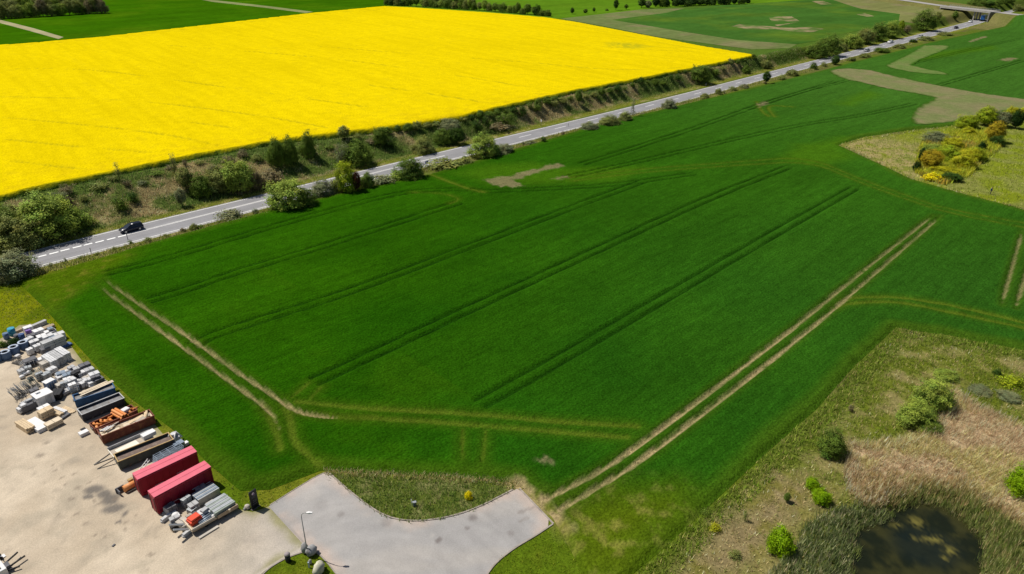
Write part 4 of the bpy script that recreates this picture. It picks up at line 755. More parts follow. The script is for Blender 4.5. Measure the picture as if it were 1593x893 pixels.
# --- south-east meadow and pond
for a in ((1449, 636, 62, 50, 'dome', 'light', 'large mid green bush above the reed bed'), (1430, 650, 48, 30, 'dome', 'light', 'lighter bush joined to the left of the large one above the reeds'), (1419, 664, 58, 42, 'dome', 'light', 'low light green bush at the upper edge of the reeds'), (1442, 670, 48, 24, 'dome', 'mid', 'low dark footed bush right at the reed edge'), (1470, 590, 42, 20, 'dome', 'light', 'low green bush in the meadow far from the pond'), (1523, 612, 40, 16, 'dome', 'grey', 'grey green scrub at the top edge of the reeds'), (1567, 622, 40, 16, 'dome', 'grey', 'grey green scrub at the right of the reed top edge'), (1550, 583, 14, 10, 'dome', 'dark', 'small dark bush in the upper meadow at the right'),
          (1291, 709, 48, 46, 'dome', 'mid', 'round dark green bush at the left tip of the reed bed'), (1263, 761, 26, 24, 'dome', 'bright', 'upper of two joined bright green bushes left of the pond'), (1276, 783, 36, 30, 'dome', 'bright', 'lower of two joined bright green bushes left of the pond'), (1223, 782, 14, 17, 'tall', 'mid', 'small dark green sapling in the brown grass left of the bright pair'), (1158, 812, 14, 18, 'slim', 'mid', 'tiny sapling in the brown grass near the wheat edge'), (1211, 861, 50, 48, 'dome', 'bright', 'brightest lime green round bush at the edge of the pond hollow'), (1588, 772, 62, 58, 'dome', 'bright', 'bright green bush at the right picture edge above the pond'), (1323, 641, 14, 16, 'loose', 'brown', 'tiny brown shrub casting a dark shadow in the meadow'), (1112, 826, 18, 14, 'tuft', 'yellow', 'small yellowish shrub near the bottom of the wheat edge'), (1098, 800, 18, 10, 'tuft', 'mid', 'small green tuft on the wheat edge'), (1570, 600, 40, 20, 'tuft', 'lime', 'low yellow green patch of shrub near the right picture edge'), (1142, 868, 20, 14, 'tuft', 'olive', 'small olive shrub at the bottom of the meadow')):
    plant('bush', *a[:6], a[6], 'bush', 'bushes round the pond')
plant('bush', 729, 777, 15, 15, 'dome', 'gold', 'bright yellow flowering plant in the rough grass between the two drive arms', 'flowering plant')
# --- far trees
def row(pts, n, hpx, wpx, leaves, phrase, group, jit=2.0, kinds=('dome', 'round', 'dome')):
    L = np.array(pts, float); s = np.r_[0, np.cumsum(np.linalg.norm(np.diff(L, axis=0), axis=1))]
    for i in range(n):
        t = (i + .5) / n * s[-1]; x = np.interp(t, s, L[:, 0]); y = np.interp(t, s, L[:, 1])
        plant('tree', x + _rt.uniform(-1, 1) * jit, y + _rt.uniform(-.3, .3), wpx * _rt.uniform(.8, 1.25), hpx * _rt.uniform(.72, 1.15), _rt.choice(kinds), _rt.choice(leaves), f'{ordn(i)} tree from the left {phrase}', 'tree', group)
row([(-6, 30.5), (60, 26.5), (165, 20.5)], 17, 27, 20, ('olive', 'mid', 'olive', 'brown', 'light'), 'in the front row of the top left wood', 'trees of the small wood at the top left')
row([(-6, 24), (60, 20), (160, 14)], 13, 30, 22, ('olive', 'mid', 'olive', 'light'), 'in the middle row of the top left wood', 'trees of the small wood at the top left')
row([(-6, 17), (60, 13), (150, 8)], 11, 30, 22, ('olive', 'light', 'olive'), 'in the back row of the top left wood', 'trees of the small wood at the top left')
row([(600, 8), (640, 10), (760, 17.5), (856, 26)], 34, 17, 13, ('mid', 'dark', 'mid', 'olive', 'light'), 'in the hedgerow behind the rapeseed', 'trees of the hedgerow behind the rapeseed', 1.5, ('dome', 'tall', 'dome'))
row([(605, 3.5), (640, 5), (740, 9.5)], 12, 18, 15, ('mid', 'olive', 'light'), 'standing behind the rapeseed hedgerow', 'trees of the hedgerow behind the rapeseed', 1.5)
for a in ((890, 22, 8, 11, 'tall', 'dark', 'dark small tree nearest the hedgerow end on the bright field edge'), (911, 20.5, 8, 8, 'round', 'mid', 'small bush right of the dark small tree on the bright field edge'), (924, 19, 6, 8, 'tall', 'dark', 'very small thin tree on the bright field edge'), (944, 17, 6, 4, 'dome', 'mid', 'tiny shrub on the bright field edge'), (958, 16, 11, 18, 'tall', 'dark', 'tall dark tree standing alone on the bright field edge'), (974, 15, 8, 9, 'tall', 'mid', 'small tree right of the tall dark one on the bright field edge'), (998, 12.5, 16, 16, 'tall', 'dark', 'dark leafy tree left of the small wood at the top middle'), (1008, 12.5, 14, 13, 'round', 'grey', 'pale tree left of the small wood at the top middle')):
    plant('tree', *a[:6], a[6], 'tree', 'trees along the bright field edge')
row([(1014, 11), (1060, 10), (1150, 6.5), (1166, 4)], 15, 15, 14, ('dark', 'deep', 'dark', 'mid'), 'in the front row of the top middle wood', 'trees of the dark wood at the top middle')
row([(1016, 6), (1150, 2)], 10, 15, 16, ('dark', 'deep', 'mid'), 'in the back row of the top middle wood', 'trees of the dark wood at the top middle')
row([(1508, 7), (1545, 12), (1575, 3)], 8, 12, 16, ('mid', 'dark', 'mid'), 'of the clump just beyond the bridge', 'trees beyond the bridge')
row([(1515, 2), (1575, -3)], 6, 12, 16, ('mid', 'dark'), 'at the back of the clump beyond the bridge', 'trees beyond the bridge')
row([(1578, 18), (1598, 16)], 3, 12, 15, ('olive', 'mid'), 'of the group right of the road beyond the bridge', 'trees beyond the bridge')

# ------------------------------------------------------------------ grass, scrub, reeds (single blades, one mesh per stand)
def scatter(poly, dens, lim=None):
    lo = poly.min(0); hi = poly.max(0); n = int((hi - lo).prod() * dens); P = RNG.uniform(lo, hi, (n, 2)); s, _ = sdf(P, poly); m = s < 0
    P = P[m]; s = -s[m]; k = np.array([True] * len(P)) if lim is None else lim(P, s); return P[k], s[k]
M_BLADE = mat('grass_blades', attr=True, var=0, trans=.35, rough=.8, spec=0)
def blades(name, P, hmin, hmax, wd, lean, cols, wts, k=3, spread=.12, zo=0.0, bias=(0, 0), label=None, gain=2.2):
    n = len(P) * k; Q = np.repeat(P, k, 0) + RNG.normal(0, spread, (n, 2)); z = terrain(Q[:, 0], Q[:, 1]) + zo
    h = RNG.uniform(hmin, hmax, n); a = RNG.uniform(0, 2 * math.pi, n); L = h * RNG.uniform(0, lean, n)
    dx = np.cos(a) * L + bias[0] * h; dy = np.sin(a) * L + bias[1] * h; b = a + math.pi / 2; w_ = wd * RNG.uniform(.6, 1.4, n) / 2
    A = np.column_stack([Q[:, 0] + np.cos(b) * w_, Q[:, 1] + np.sin(b) * w_, z - .02]); B = np.column_stack([Q[:, 0] - np.cos(b) * w_, Q[:, 1] - np.sin(b) * w_, z - .02]); T = np.column_stack([Q[:, 0] + dx, Q[:, 1] + dy, z + h])
    V = np.stack([A, B, T], 1).reshape(-1, 3); F = np.arange(n * 3).reshape(-1, 3)
    ci = RNG.choice(len(cols), len(P), p=np.array(wts) / sum(wts)); C = np.clip(np.repeat(np.array(cols)[ci], k, 0) * gain * RNG.uniform(.55, 1.4, (n, 1)), 0, .78); C = np.repeat(C, 3, 0)
    o = link(name, mesh_np(name, V, F, C), M_BLADE); tag(o, label, None, None, 'stuff'); return o
GRN = [(.11, .15, .03), (.15, .19, .05), (.07, .12, .015), (.25, .22, .10)]; TANS = [(.34, .27, .13), (.27, .21, .10), (.16, .17, .05), (.40, .33, .18), (.10, .12, .03)]
nz = lambda sc, sd, th: (lambda P, s: fbm(P[:, 0] / sc, P[:, 1] / sc, sd) + RNG.uniform(-.15, .15, len(P)) > th)
P, _ = scatter(TRI, 22); blades('meadow_grass', P, .2, .55, .07, .7, GRN, (4, 3, 3, 1.2), 3)
kk = offset_line(resample(smooth_line(GP([(512, 734), (600, 739), (730, 744), (803, 753)]), 2), 40), 0); P = kk[RNG.integers(0, 40, 900)] + RNG.normal(0, .35, (900, 2)); blades('dry_grass', P, .2, .5, .07, .8, TANS, (4, 3, 2, 2, 1), 3)
P, s = scatter(SEP, 13, lambda P, s: (sdf(P, POND)[0] > 0) & (sdf(P, REED)[0] > -.5) & (np.hypot(P[:, 0] - 60, P[:, 1] - 70) < 62)); kd = fbm(P[:, 0] / 5, P[:, 1] / 5, 1) * .55 + .45 * fbm(P[:, 0] / 1.6, P[:, 1] / 1.6, 2) + RNG.uniform(-.06, .06, len(P)) - .15 * sstep(4, 0, s)
bare = sdf(P, BARE)[0] < 0
blades('meadow_grass', P[(kd < .5) & ~bare], .15, .5, .08, .8, [(.12, .15, .025), (.16, .17, .04), (.09, .13, .015), (.24, .20, .08)], (4, 3, 3, 2), 3)
blades('dry_grass', P[(kd >= .5) | bare][::2], .1, .4, .08, 1.0, TANS, (3, 3, 2, 2, 2), 3)
P, s = scatter(SEP, 9, lambda P, s: (s < 2.6) & (P[:, 1] < 120)); blades('verge_grass', P, .25, .65, .10, .7, [(.12, .17, .02), (.16, .20, .03), (.09, .14, .012), (.22, .20, .06)], (4, 3, 3, 1.2), 3)
P, s = scatter(REED, 24, lambda P, s: fbm(P[:, 0] / 1.5, P[:, 1] / 1.5, 112) + RNG.uniform(-.2, .2, len(P)) > .36); n1 = fbm(P[:, 0] / 4, P[:, 1] / 4, 111) + RNG.uniform(-.06, .06, len(P))
blades('dry_reeds', P[n1 <= .5], .3, 1.0, .055, .9, [(.50, .37, .22), (.44, .31, .19), (.50, .40, .25), (.36, .25, .16)], (4, 3, 2, 1.5), 4, .16, bias=(-.12, -.25), gain=1.7); blades('dry_reeds', P[n1 > .5], .35, 1.1, .055, .9, [(.52, .42, .20), (.48, .38, .16), (.40, .34, .15), (.30, .28, .11)], (4, 3, 2, 1.2), 4, .16, bias=(-.12, -.25), gain=1.7)
P, s = scatter(REED, 4, lambda P, s: s < 1.5); blades('dry_reeds', P, .8, 1.6, .09, .5, [(.55, .42, .26), (.48, .35, .20)], (1, 1), 4, .2, bias=(-.1, -.2), gain=1.75)
P, s = scatter(RINGL, 26); blades('green_sedge', P, .35, 1.0, .075, .6, [(.13, .15, .06), (.09, .115, .04), (.19, .20, .10), (.26, .23, .14), (.05, .075, .02)], (4, 3, 2, 1.4, 3), 4, .15)
P, s = scatter(POND, 16, lambda P, s: s + 2.2 * (fbm(P[:, 0] / 1.1, P[:, 1] / 1.1, 141) - .5) < .15); blades('pond_sedge', P, .4, 1.2, .06, .5, [(.13, .155, .04), (.09, .12, .03), (.24, .20, .10)], (3, 3, 1.5), 4, .15, zo=.1)
P, s = scatter(RINGR, 24); blades('green_sedge', P, .5, 1.3, .075, .45, [(.13, .155, .04), (.09, .12, .03), (.19, .19, .07), (.34, .26, .13)], (4, 3, 2, 1.8), 4, .15)
P, s = scatter(GP([(1325, 742), (1390, 735), (1500, 745), (1600, 810), (1640, 850), (1560, 815), (1510, 785), (1440, 765), (1390, 780), (1345, 795)]), 9); blades('mixed_reeds', P, .6, 1.3, .08, .5, [(.30, .22, .10), (.16, .14, .05), (.38, .27, .14)], (2, 2, 2), 4, .15, bias=(-.1, -.15))
P, s = scatter(NEP, 2.2, lambda P, s: P[:, 0] < 190); blades('meadow_grass', P, .15, .5, .16, .9, [(.19, .20, .035), (.15, .19, .025), (.26, .25, .09), (.12, .16, .02)], (4, 3, 2, 2), 2, .2)
THK = GP([(1425, 268), (1430, 230), (1450, 212), (1500, 205), (1545, 208), (1560, 225), (1530, 250), (1505, 275), (1470, 288), (1445, 282)])
P, s = scatter(THK, 7); g = fbm(P[:, 0] / 6, P[:, 1] / 6, 131) > .5
blades('thicket_scrub', P[g], .4, 1.6, .22, .8, [(.26, .26, .02), (.20, .24, .025), (.32, .28, .03)], (3, 3, 2), 4, .35); blades('thicket_scrub', P[~g], .4, 1.4, .22, .8, [(.30, .20, .03), (.22, .23, .05), (.24, .16, .04), (.15, .18, .03)], (2, 3, 1.5, 2), 4, .35)
P, s = scatter(NEP, 3.0, lambda P, s: (s < 1.6) & (P[:, 0] < 190)); blades('dry_grass', P, .2, .6, .16, .9, [(.36, .32, .16), (.22, .20, .06), (.12, .15, .03)], (2, 2, 3), 2, .2)
def strip_uv(n, u0, u1, v0, v1): u = u0 + (u1 - u0) * RNG.uniform(0, 1, n) ** 1.3; v = RNG.uniform(v0, v1, n); return xy(u, v) if False else RO + u[:, None] * RU + v[:, None] * RV
P = strip_uv(9000, -25, 420, -8.0, -4.9); blades('verge_grass', P, .25, .75, .14, .8, [(.16, .17, .045), (.11, .14, .025), (.27, .23, .11), (.20, .18, .07)], (4, 3, 2.5, 2), 3, .25)
P = strip_uv(6000, -25, 420, 5.4, 8.6); blades('verge_grass', P, .15, .45, .12, .8, [(.17, .175, .035), (.13, .16, .025), (.26, .23, .10)], (4, 3, 2), 3, .25)
P = strip_uv(30000, -30, 330, 8.0, 27.0); u_, v_ = uv(P); ev_ = np.interp(u_, EDGE_U, EDGE_V); m = v_ < ev_ + .8; P = P[m]; g = (fbm(P[:, 0] / 5, P[:, 1] / 5, 1) * .6 + .4 * fbm(P[:, 0] / 18, P[:, 1] / 18, 4) + RNG.uniform(-.07, .07, len(P))) > .47
blades('bank_grass', P[g], .2, .8, .14, .9, [(.08, .12, .03), (.11, .14, .04), (.06, .10, .02), (.16, .16, .06)], (4, 3, 3, 1.5), 3, .25); blades('dry_bank_grass', P[~g], .15, .6, .13, 1.0, [(.33, .25, .13), (.24, .17, .09), (.40, .33, .19), (.14, .13, .05)], (4, 3, 1.5, 2), 3, .25)
P, s = scatter(GP([(20, 438), (62, 474), (105, 522), (150, 574), (203, 622), (266, 672), (330, 730), (372, 766), (418, 764), (500, 735), (492, 741), (418, 787), (398, 795), (372, 786), (330, 722), (284, 688), (232, 650), (198, 634), (150, 586), (106, 530), (76, 501), (30, 500), (-20, 540), (-20, 440)]), 9); blades('verge_grass', P, .06, .28, .09, .9, [(.16, .18, .02), (.11, .15, .015), (.25, .22, .07), (.08, .13, .01)], (4, 3, 1.5, 2), 3)
P, s = scatter(GP([(862, 820), (905, 868), (950, 930), (740, 930), (749, 912), (766, 881), (800, 854), (832, 837)]), 16); blades('lawn_grass', P, .05, .2, .07, .9, [(.13, .165, .012), (.17, .19, .015), (.08, .13, .01)], (4, 3, 3), 3)
P, s = scatter(GP([(385, 935), (410, 893), (438, 873), (470, 860), (490, 858), (506, 873), (530, 905), (540, 935)]), 16); blades('lawn_grass', P, .04, .16, .07, .9, [(.16, .18, .012), (.20, .19, .02), (.09, .13, .01)], (4, 3, 2), 3)
# ------------------------------------------------------------------ builders' yard
def m1(n, c, rough=.7, var=.12, **k): return mat(n, c, rough=rough, var=var, scale=k.pop('scale', 1.5), **k)
Y = dict(red=m1('shade_darkened_red_paint', (.26, .006, .025), .5, .12, c2=(.30, .03, .06), c2s=1.2, c2t=(.62, .8)), redtop=m1('sky_lightened_red_lid', (.66, .13, .18), .5, .08), blue=m1('blue_skip_paint', (.02, .085, .20), .5, .15, c2=(.15, .12, .1), c2s=1.5, c2t=(.62, .75)), navy=m1('dark_skip_paint', (.025, .03, .045), .5, .15, c2=(.12, .10, .09), c2s=1.5, c2t=(.6, .75)),  # container red darkened for its shaded side, lid red lightened for sky sheen
         greyin=m1('scuffed_grey_steel', (.22, .22, .22), .7, .3, c2=(.13, .10, .08), c2s=2), rust=m1('rusty_brown_steel', (.155, .045, .028), .8, .25, c2=(.22, .09, .04), c2s=2), dgreen=m1('dark_green_skip_paint', (.055, .07, .06), .6, .2, c2=(.13, .09, .06), c2s=1.5, c2t=(.6, .75)), brownin=m1('brown_rusty_floor', (.16, .115, .095), .9, .25, c2=(.24, .19, .16), c2s=2), ochre=m1('ochre_rim_paint', (.42, .29, .12), .6, .15),
         beige=m1('beige_trailer_bed', (.42, .36, .29), .8, .2), white=m1('dusty_white', (.72, .71, .70), .7, .10), cream=m1('cream_sheet', (.74, .69, .58), .7, .06), grey=m1('weathered_grey', (.42, .42, .42), .8, .2), lgrey=m1('light_grey_tiles', (.60, .60, .60), .85, .22), dgrey=m1('dark_grey', (.12, .12, .13), .7, .25), wood=m1('fresh_timber', (.60, .46, .29), .8, .18, scale=3), wood2=m1('old_timber', (.40, .31, .21), .85, .25, scale=3), pale=m1('pale_board', (.66, .55, .40), .8, .15), orange=m1('orange_clay_pipe', (.66, .24, .06), .6, .12), orange2=m1('orange_plastic', (.72, .30, .10), .5, .12), bluep=m1('blue_plastic_tank', (.10, .16, .27), .5, .1), bluer=m1('pale_tank_rim', (.42, .48, .58), .6, .08), teal=m1('teal_drum', (.05, .30, .42), .4, .05), purple=m1('purple_crate', (.22, .12, .40), .5, .05), steel=m1('galvanised_steel', (.36, .38, .39), .45, .15, metal=.5), bsteel=m1('bluish_steel', (.22, .27, .33), .45, .15, metal=.4), green=m1('mossy_plate', (.26, .30, .26), .6, .2), redc=m1('bright_red_crate', (.70, .075, .03), .5, .1), black=m1('black_hole', (.012, .012, .014), .6, .1), tarp=m1('blue_tarpaulin', (.05, .10, .24), .6, .2), conc=m1('cast_concrete', (.47, .43, .37), .9, .15), rope=m1('dull_iron', (.13, .12, .11), .7, .2, metal=.3))
q0, q1 = G(232, 764, 2.4)[:2], G(318, 717, 2.4)[:2]; A0 = math.atan2(*(q1 - q0)[::-1])
E1 = np.array([math.cos(A0), math.sin(A0)]); E2 = np.array([-E1[1], E1[0]])
def skip(name, label, cat, p1, p2, h, wd, out, inn, rim, floor=.22, lift=.15, nr=6, fill=None):
    A = G(*p1, h)[:2]; B = G(*p2, h)[:2]; L = np.linalg.norm(B - A); t = empty(name, (*A, .016), math.atan2(*(B - A)[::-1]), label, cat)
    MB().box((L / 2, wd / 2, lift + .04), (L - .02, wd - .02, .08)).build('floor', inn, t)
    if fill: MB().box((L / 2, wd / 2, fill - .2), (L - .14, wd - .14, .4)).build('rubble_fill', inn, t)
    for y, nm in ((0.03, 'side_panel'), (wd - .03, 'side_panel')):
        sp = MB().box((L / 2, y, lift / 2 + h / 2), (L, .06, h - lift)).build(nm, out, t)
        MB().box((L / 2, y, h + .02), (L + .1, .13, .07)).build('rim', rim, sp)
        rb = MB()
        for k in range(nr): MB().box((.2 + (L - .4) * k / (nr - 1), y - .055 if y < 1 else y + .055, h / 2 + lift / 2 - .02), (.09, .06, h - lift - .06)).build('rib', out, sp)
    for x in (.03, L - .03):
        e = MB().box((x, wd / 2, lift / 2 + h / 2), (.06, wd - .13, h - lift - .01)).build('end_panel', out, t); MB().box((x, wd / 2, h + .02), (.12, wd - .14, .06)).build('rim', rim, e)
    for y in (.35, wd - .35): MB().box((L / 2, y, lift / 2), (L - .3, .1, lift)).build('skid', Y['rope'], t)
    MB().box((-.08, wd / 2, h * .7), (.12, .5, .08)).build('hook_bar', Y['rope'], t)
    return t, A, L
def closed(label, p1, p2, h, wd):
    A = G(*p1, h)[:2]; B = G(*p2, h)[:2]; L = np.linalg.norm(B - A); t = empty('roll_off_container', (*A, .016), math.atan2(*(B - A)[::-1]), label, 'container', 'closed red containers')
    MB().box((L / 2, wd / 2, h / 2 + .03), (L, wd, h - .22)).build('body', Y['red'], t, .02)
    MB().box((L / 2, wd * .26, h - .05), (L + .06, wd * .50, .08), rx=.05).build('lid_panel', Y['redtop'], t); MB().box((L / 2, wd * .76, h - .02), (L + .06, wd * .46, .08)).build('lid_panel', Y['redtop'], t)
    for k in range(9): MB().box((.12 + (L - .24) * k / 8, -.03, h / 2), (.08, .06, h - .4)).build('rib', Y['red'], t)
    MB().box((L / 2, -.045, .42), (L - .1, .07, .10)).build('bottom_rail', Y['red'], t); MB().box((L / 2, -.045, h - .22), (L, .07, .12)).build('top_rail', Y['red'], t)
    d = MB().box((-.03, wd / 2, h / 2), (.05, wd - .1, h - .4)).build('door', Y['red'], t)
    for y in (.25, wd - .25): MB().tube([(-.08, y, .3), (-.08, y, h - .3)], .03, 6).build('locking_bar', Y['rope'], d)
    for y in (.3, wd - .3): MB().box((L / 2, y, .07), (L - .3, .12, .12)).build('skid', Y['rope'], t)
    for x0, x1, z in ((.22, .36, .75), (.42, .5, .62), (.60, .72, .95), (.66, .93, .72)): MB().box((L * (x0 + x1) / 2, -.085, z), (L * (x1 - x0), .02, .05)).build('pale_stripe', Y['white'], t)
    return t
closed('red closed roll off container standing farther from the drive', (214, 746), (306, 702.5), 2.45, 1.45)
closed('red closed roll off container nearest the drive, beside the stacked steel plates', (240, 773.5), (328, 726), 2.45, 1.45)
skip('skip', 'blue open skip holding pale boards, beside a dark skip', 'skip', (116, 624), (179, 604), 1.15, 1.6, Y['blue'], Y['greyin'], Y['blue'], fill=.95)
skip('skip', 'dark empty open skip between the blue skip and the orange pipes', 'skip', (127, 646), (193.5, 619.5), 1.1, 1.75, Y['navy'], Y['greyin'], Y['grey'], fill=.8)
tc_, Ac, Lc = skip('skip', 'low rusty skip filled with orange clay pipes and fittings', 'skip', (148, 668), (214, 638), .85, 1.7, Y['rust'], Y['rust'], Y['rust'])
tr_, Ar, Lr = skip('skip', 'long rust brown skip piled with scrap boards', 'skip', (157.5, 679.5), (240, 647), 1.25, 1.75, Y['rust'], Y['pale'], Y['rust'], nr=8, fill=.98)
td_, Ad, Ld = skip('skip', 'dark green open skip with ochre rim and brown inside', 'skip', (183.5, 719), (270, 684), 1.25, 1.75, Y['dgreen'], Y['brownin'], Y['ochre'], nr=8, fill=.92)
# flat trailer
A = G(178, 713, .9)[:2]; B = G(243, 684, .9)[:2]; L = np.linalg.norm(B - A); t = empty('flat_trailer', (*A, .016), math.atan2(*(B - A)[::-1]), 'low beige flat trailer with drawbar, squeezed between rusty skip and dark green skip', 'trailer'); TR = t
MB().box((L / 2, 1.0, .8), (L, 2.0, .14)).build('bed', Y['beige'], t); MB().box((L / 2, 2.0, 1.05), (L, .08, .4)).build('side_board', Y['grey'], t)
MB().box((0, 1.0, .95), (.08, 1.9, .18)).build('head_board', Y['cream'], t); MB().bar((-1.9, 1.0, .5), (0, .5, .7), .1, .12).bar((-1.9, 1.0, .5), (0, 1.5, .7), .1, .12).build('drawbar', Y['rope'], t)
for x in (L * .45, L * .6):
    for y in (.1, 1.9): MB().tube([(x, y - .12, .38), (x, y + .12, .38)], .38, 12).build('wheel', M_TYRE, t)
def local(t, x, y, z): return t.matrix_world @ Vector((x, y, z)) if False else Vector((t.location.x + math.cos(t.rotation_euler.z) * x - math.sin(t.rotation_euler.z) * y, t.location.y + math.sin(t.rotation_euler.z) * x + math.cos(t.rotation_euler.z) * y, t.location.z + z))
def bx(name, px, py, d, m, label, cat, rz=0.0, z=.016, group=None, bevel=.02, at=None, tilt=0.0):
    p = at if at is not None else G(px, py); o = MB().box((0, 0, d[2] / 2), d).build(name, m, None, bevel); o.location = (p[0], p[1], z if at is None else p[2]); o.rotation_euler = (tilt, 0, A0 + rz); return tag(o, label, cat, group)
bx('board_sheet', 0, 0, (L * .52, 1.1, .06), Y['cream'], 'large cream sheet lying on the flat trailer bed', 'sheet', at=local(t, L * .38, .95, .89))
bx('crate', 0, 0, (1.5, .8, .5), Y['white'], 'small white box standing at the far end of the flat trailer', 'box', at=local(t, L * .93, 1.3, .89))
# boards in skips
TB = empty('x', (0, 0, 0)); bpy.data.objects.remove(TB)
A = G(116, 624, 1.15)[:2]
for k, (fx, fy, ln, r) in enumerate(((3.0, .55, 4.2, .02), (3.1, .85, 4.0, -.02), (2.8, 1.1, 3.6, .03))):
    p = A + E1 * fx + E2 * fy; bx('board', 0, 0, (ln, .26, .06), Y['pale'], ('pale long board along the near rim of the blue skip', 'pale long board in the middle of the blue skip', 'pale long board along the back of the blue skip')[k], 'board', r, group='boards on the blue skip', at=(p[0], p[1], 1.22 + .03 * k), bevel=.005)
sb = [(.9, .6, 1.8, .15, 'pale', .5), (1.4, .9, 2.0, -.25, 'wood', .3), (1.0, 1.2, 1.4, .5, 'wood2', .25), (2.0, .5, 2.4, .1, 'pale', .35), (2.4, 1.1, 1.7, -.6, 'wood2', .4), (3.0, .8, 1.6, .35, 'wood2', .6), (3.6, .7, 2.0, -.1, 'pale', .5), (4.2, 1.0, 1.9, .12, 'wood', .55), (4.8, .6, 1.8, .3, 'beige', .6), (5.3, 1.1, 1.1, 1.1, 'wood', .3), (.6, 1.3, 1.0, -.9, 'wood', .16), (1.7, 1.4, 1.5, .2, 'beige', .18)]
for k, (a, b, ln, r, mm, wd) in enumerate(sb):
    p = local(tr_, a * Lr / 6, b, .85 + .035 * k); bx('scrap_board', 0, 0, (ln, wd, .07), Y[mm], f'{ordn(sorted(range(12), key=lambda q: sb[q][0]).index(k))} scrap board from the left end of the rust brown skip', 'board', r, group='scrap boards in the rust brown skip', at=p, bevel=.005, tilt=.08 * (-1) ** k)
for k in range(3):
    p = local(tr_, .7 + .25 * k, 1.35 - .15 * k, 1.25); bx('pallet_slat', 0, 0, (1.1, .12, .06), Y['white'], f'{ordn(k)} white slat from the left in the rust brown skip', 'slat', .2, group='white slats in the rust brown skip', at=p, bevel=.004)
p = local(tr_, Lr - .5, 1.0, 1.1); o = MB().tube([(-.5, 0, 0), (.5, .1, .25)], .14, 10).build('log', Y['wood']); o.location = p; o.rotation_euler = (0, 0, A0 + 1.0); tag(o, 'short pale log sticking up at the right end of the rust brown skip', 'log')
for k, (dx, dz) in enumerate(((0, 0), (.36, 0), (.72, 0), (.18, .31), (.54, .31))):
    p = local(tc_, 2.9 + dx, .85, .75 + dz); o = MB().tube([(0, -1.15, 0), (0, 1.15, 0)], .175, 12, False).tube([(0, 1.15, 0), (0, -1.15, 0)], .14, 12, False).build('clay_pipe', Y['orange2' if k % 2 else 'orange']); o.location = p; o.rotation_euler = (0, 0, A0 + .12); tag(o, f'{ordn(k if k < 3 else k - 3)} orange pipe from the left in the {"lower" if k < 3 else "upper"} layer across the rusty skip', 'pipe', 'orange pipes across the rusty skip')
for k, (a, b, r) in enumerate(((.4, .4, .3), (.5, 1.2, .6), (.8, .8, 1.0), (1.0, .3, 2.0), (1.2, 1.2, .1), (1.6, .6, .8), (1.8, 1.1, 1.6), (2.1, .5, .5), (2.3, 1.2, 2.2), (4.4, .6, .4), (4.7, 1.1, 1.2), (5.1, .7, 2.0))):
    p = local(tc_, a, b, .62 + .06 * (k % 3)); o = MB().tube([(0, -.3, 0), (0, .12, 0), (.12, .32, 0)], [.15, .15, .17], 10).build('pipe_fitting', Y['orange' if k % 3 else 'orange2']); o.location = p; o.rotation_euler = (.2, 0, A0 + r); tag(o, f'{ordn(k)} orange fitting from the left in the low rusty skip', 'pipe fitting', 'orange fittings in the rusty skip')
bx('sack', 0, 0, (.9, .8, .5), Y['white'], 'white bag lying among the orange fittings in the rusty skip', 'bag', .2, at=local(tc_, 4.1, 1.2, .55), bevel=.14)
bx('crate', 131, 676, (1.0, .75, .42), Y['white'], 'small white open box on the gravel left of the orange skip', 'box', 0); bx('dark_opening', 0, 0, (.55, .4, .05), Y['black'], 'black sheet for the shaded opening of the small white box by the orange skip', 'mat', 0, at=(*(G(130.5, 672)[:2]), .44))  # black sheet on the white box stands in for its shaded opening
# steel frames and pumps behind the red containers
p = G(262, 715); t = empty('scaffold_frame_stack', (p[0], p[1], .016), A0, 'stack of bluish steel scaffold frames behind the farther red container', 'frame stack')
for k in range(5):
    f = MB(); z = .18 + .22 * k; o_ = .06 * k
    for y in (-.6, -.2, .2, .6): f.bar((-1.5 + o_, y, z), (1.5 + o_, y, z), .05, .05)
    for x in (-1.5, -.75, 0, .75, 1.5): f.bar((x + o_, -.6, z + .05), (x + o_, .6, z + .05), .05, .05)
    f.build('frame', Y['bsteel'], t)
p = G(272, 688); t = empty('pump', (p[0], p[1], .016), A0, 'heap of white and grey pump housing with bent pipes beyond the dark green skip', 'pump')
MB().box((0, 0, .4), (1.2, .9, .7)).build('housing', Y['grey'], t, .05); MB().tube([(-.8, .2, .2), (-.3, .4, 1.0), (.4, .2, 1.15), (.9, -.1, .3)], .12, 10).build('bent_pipe', Y['white'], t); MB().tube([(-.2, -.5, .3), (.1, -.3, 1.2), (.6, .5, .9)], .1, 10).build('bent_pipe', Y['white'], t); MB().tube([(.1, .1, .75), (.1, .1, 1.2)], .3, 12).build('motor', Y['lgrey'], t)
bx('steel_box', 280, 698, (1.1, .8, .9), Y['bsteel'], 'bluish grey steel box beside the white pump pipes', 'box'); bx('crate', 290, 692, (.5, .5, .4), Y['white'], 'little white crate at the grass edge by the red containers', 'box')
bx('grating', 0, 0, (2.2, .9, .08), Y['lgrey'], 'flat white panel lying behind the dark green skip', 'panel', at=(*(G(259, 694)[:2]), .35))
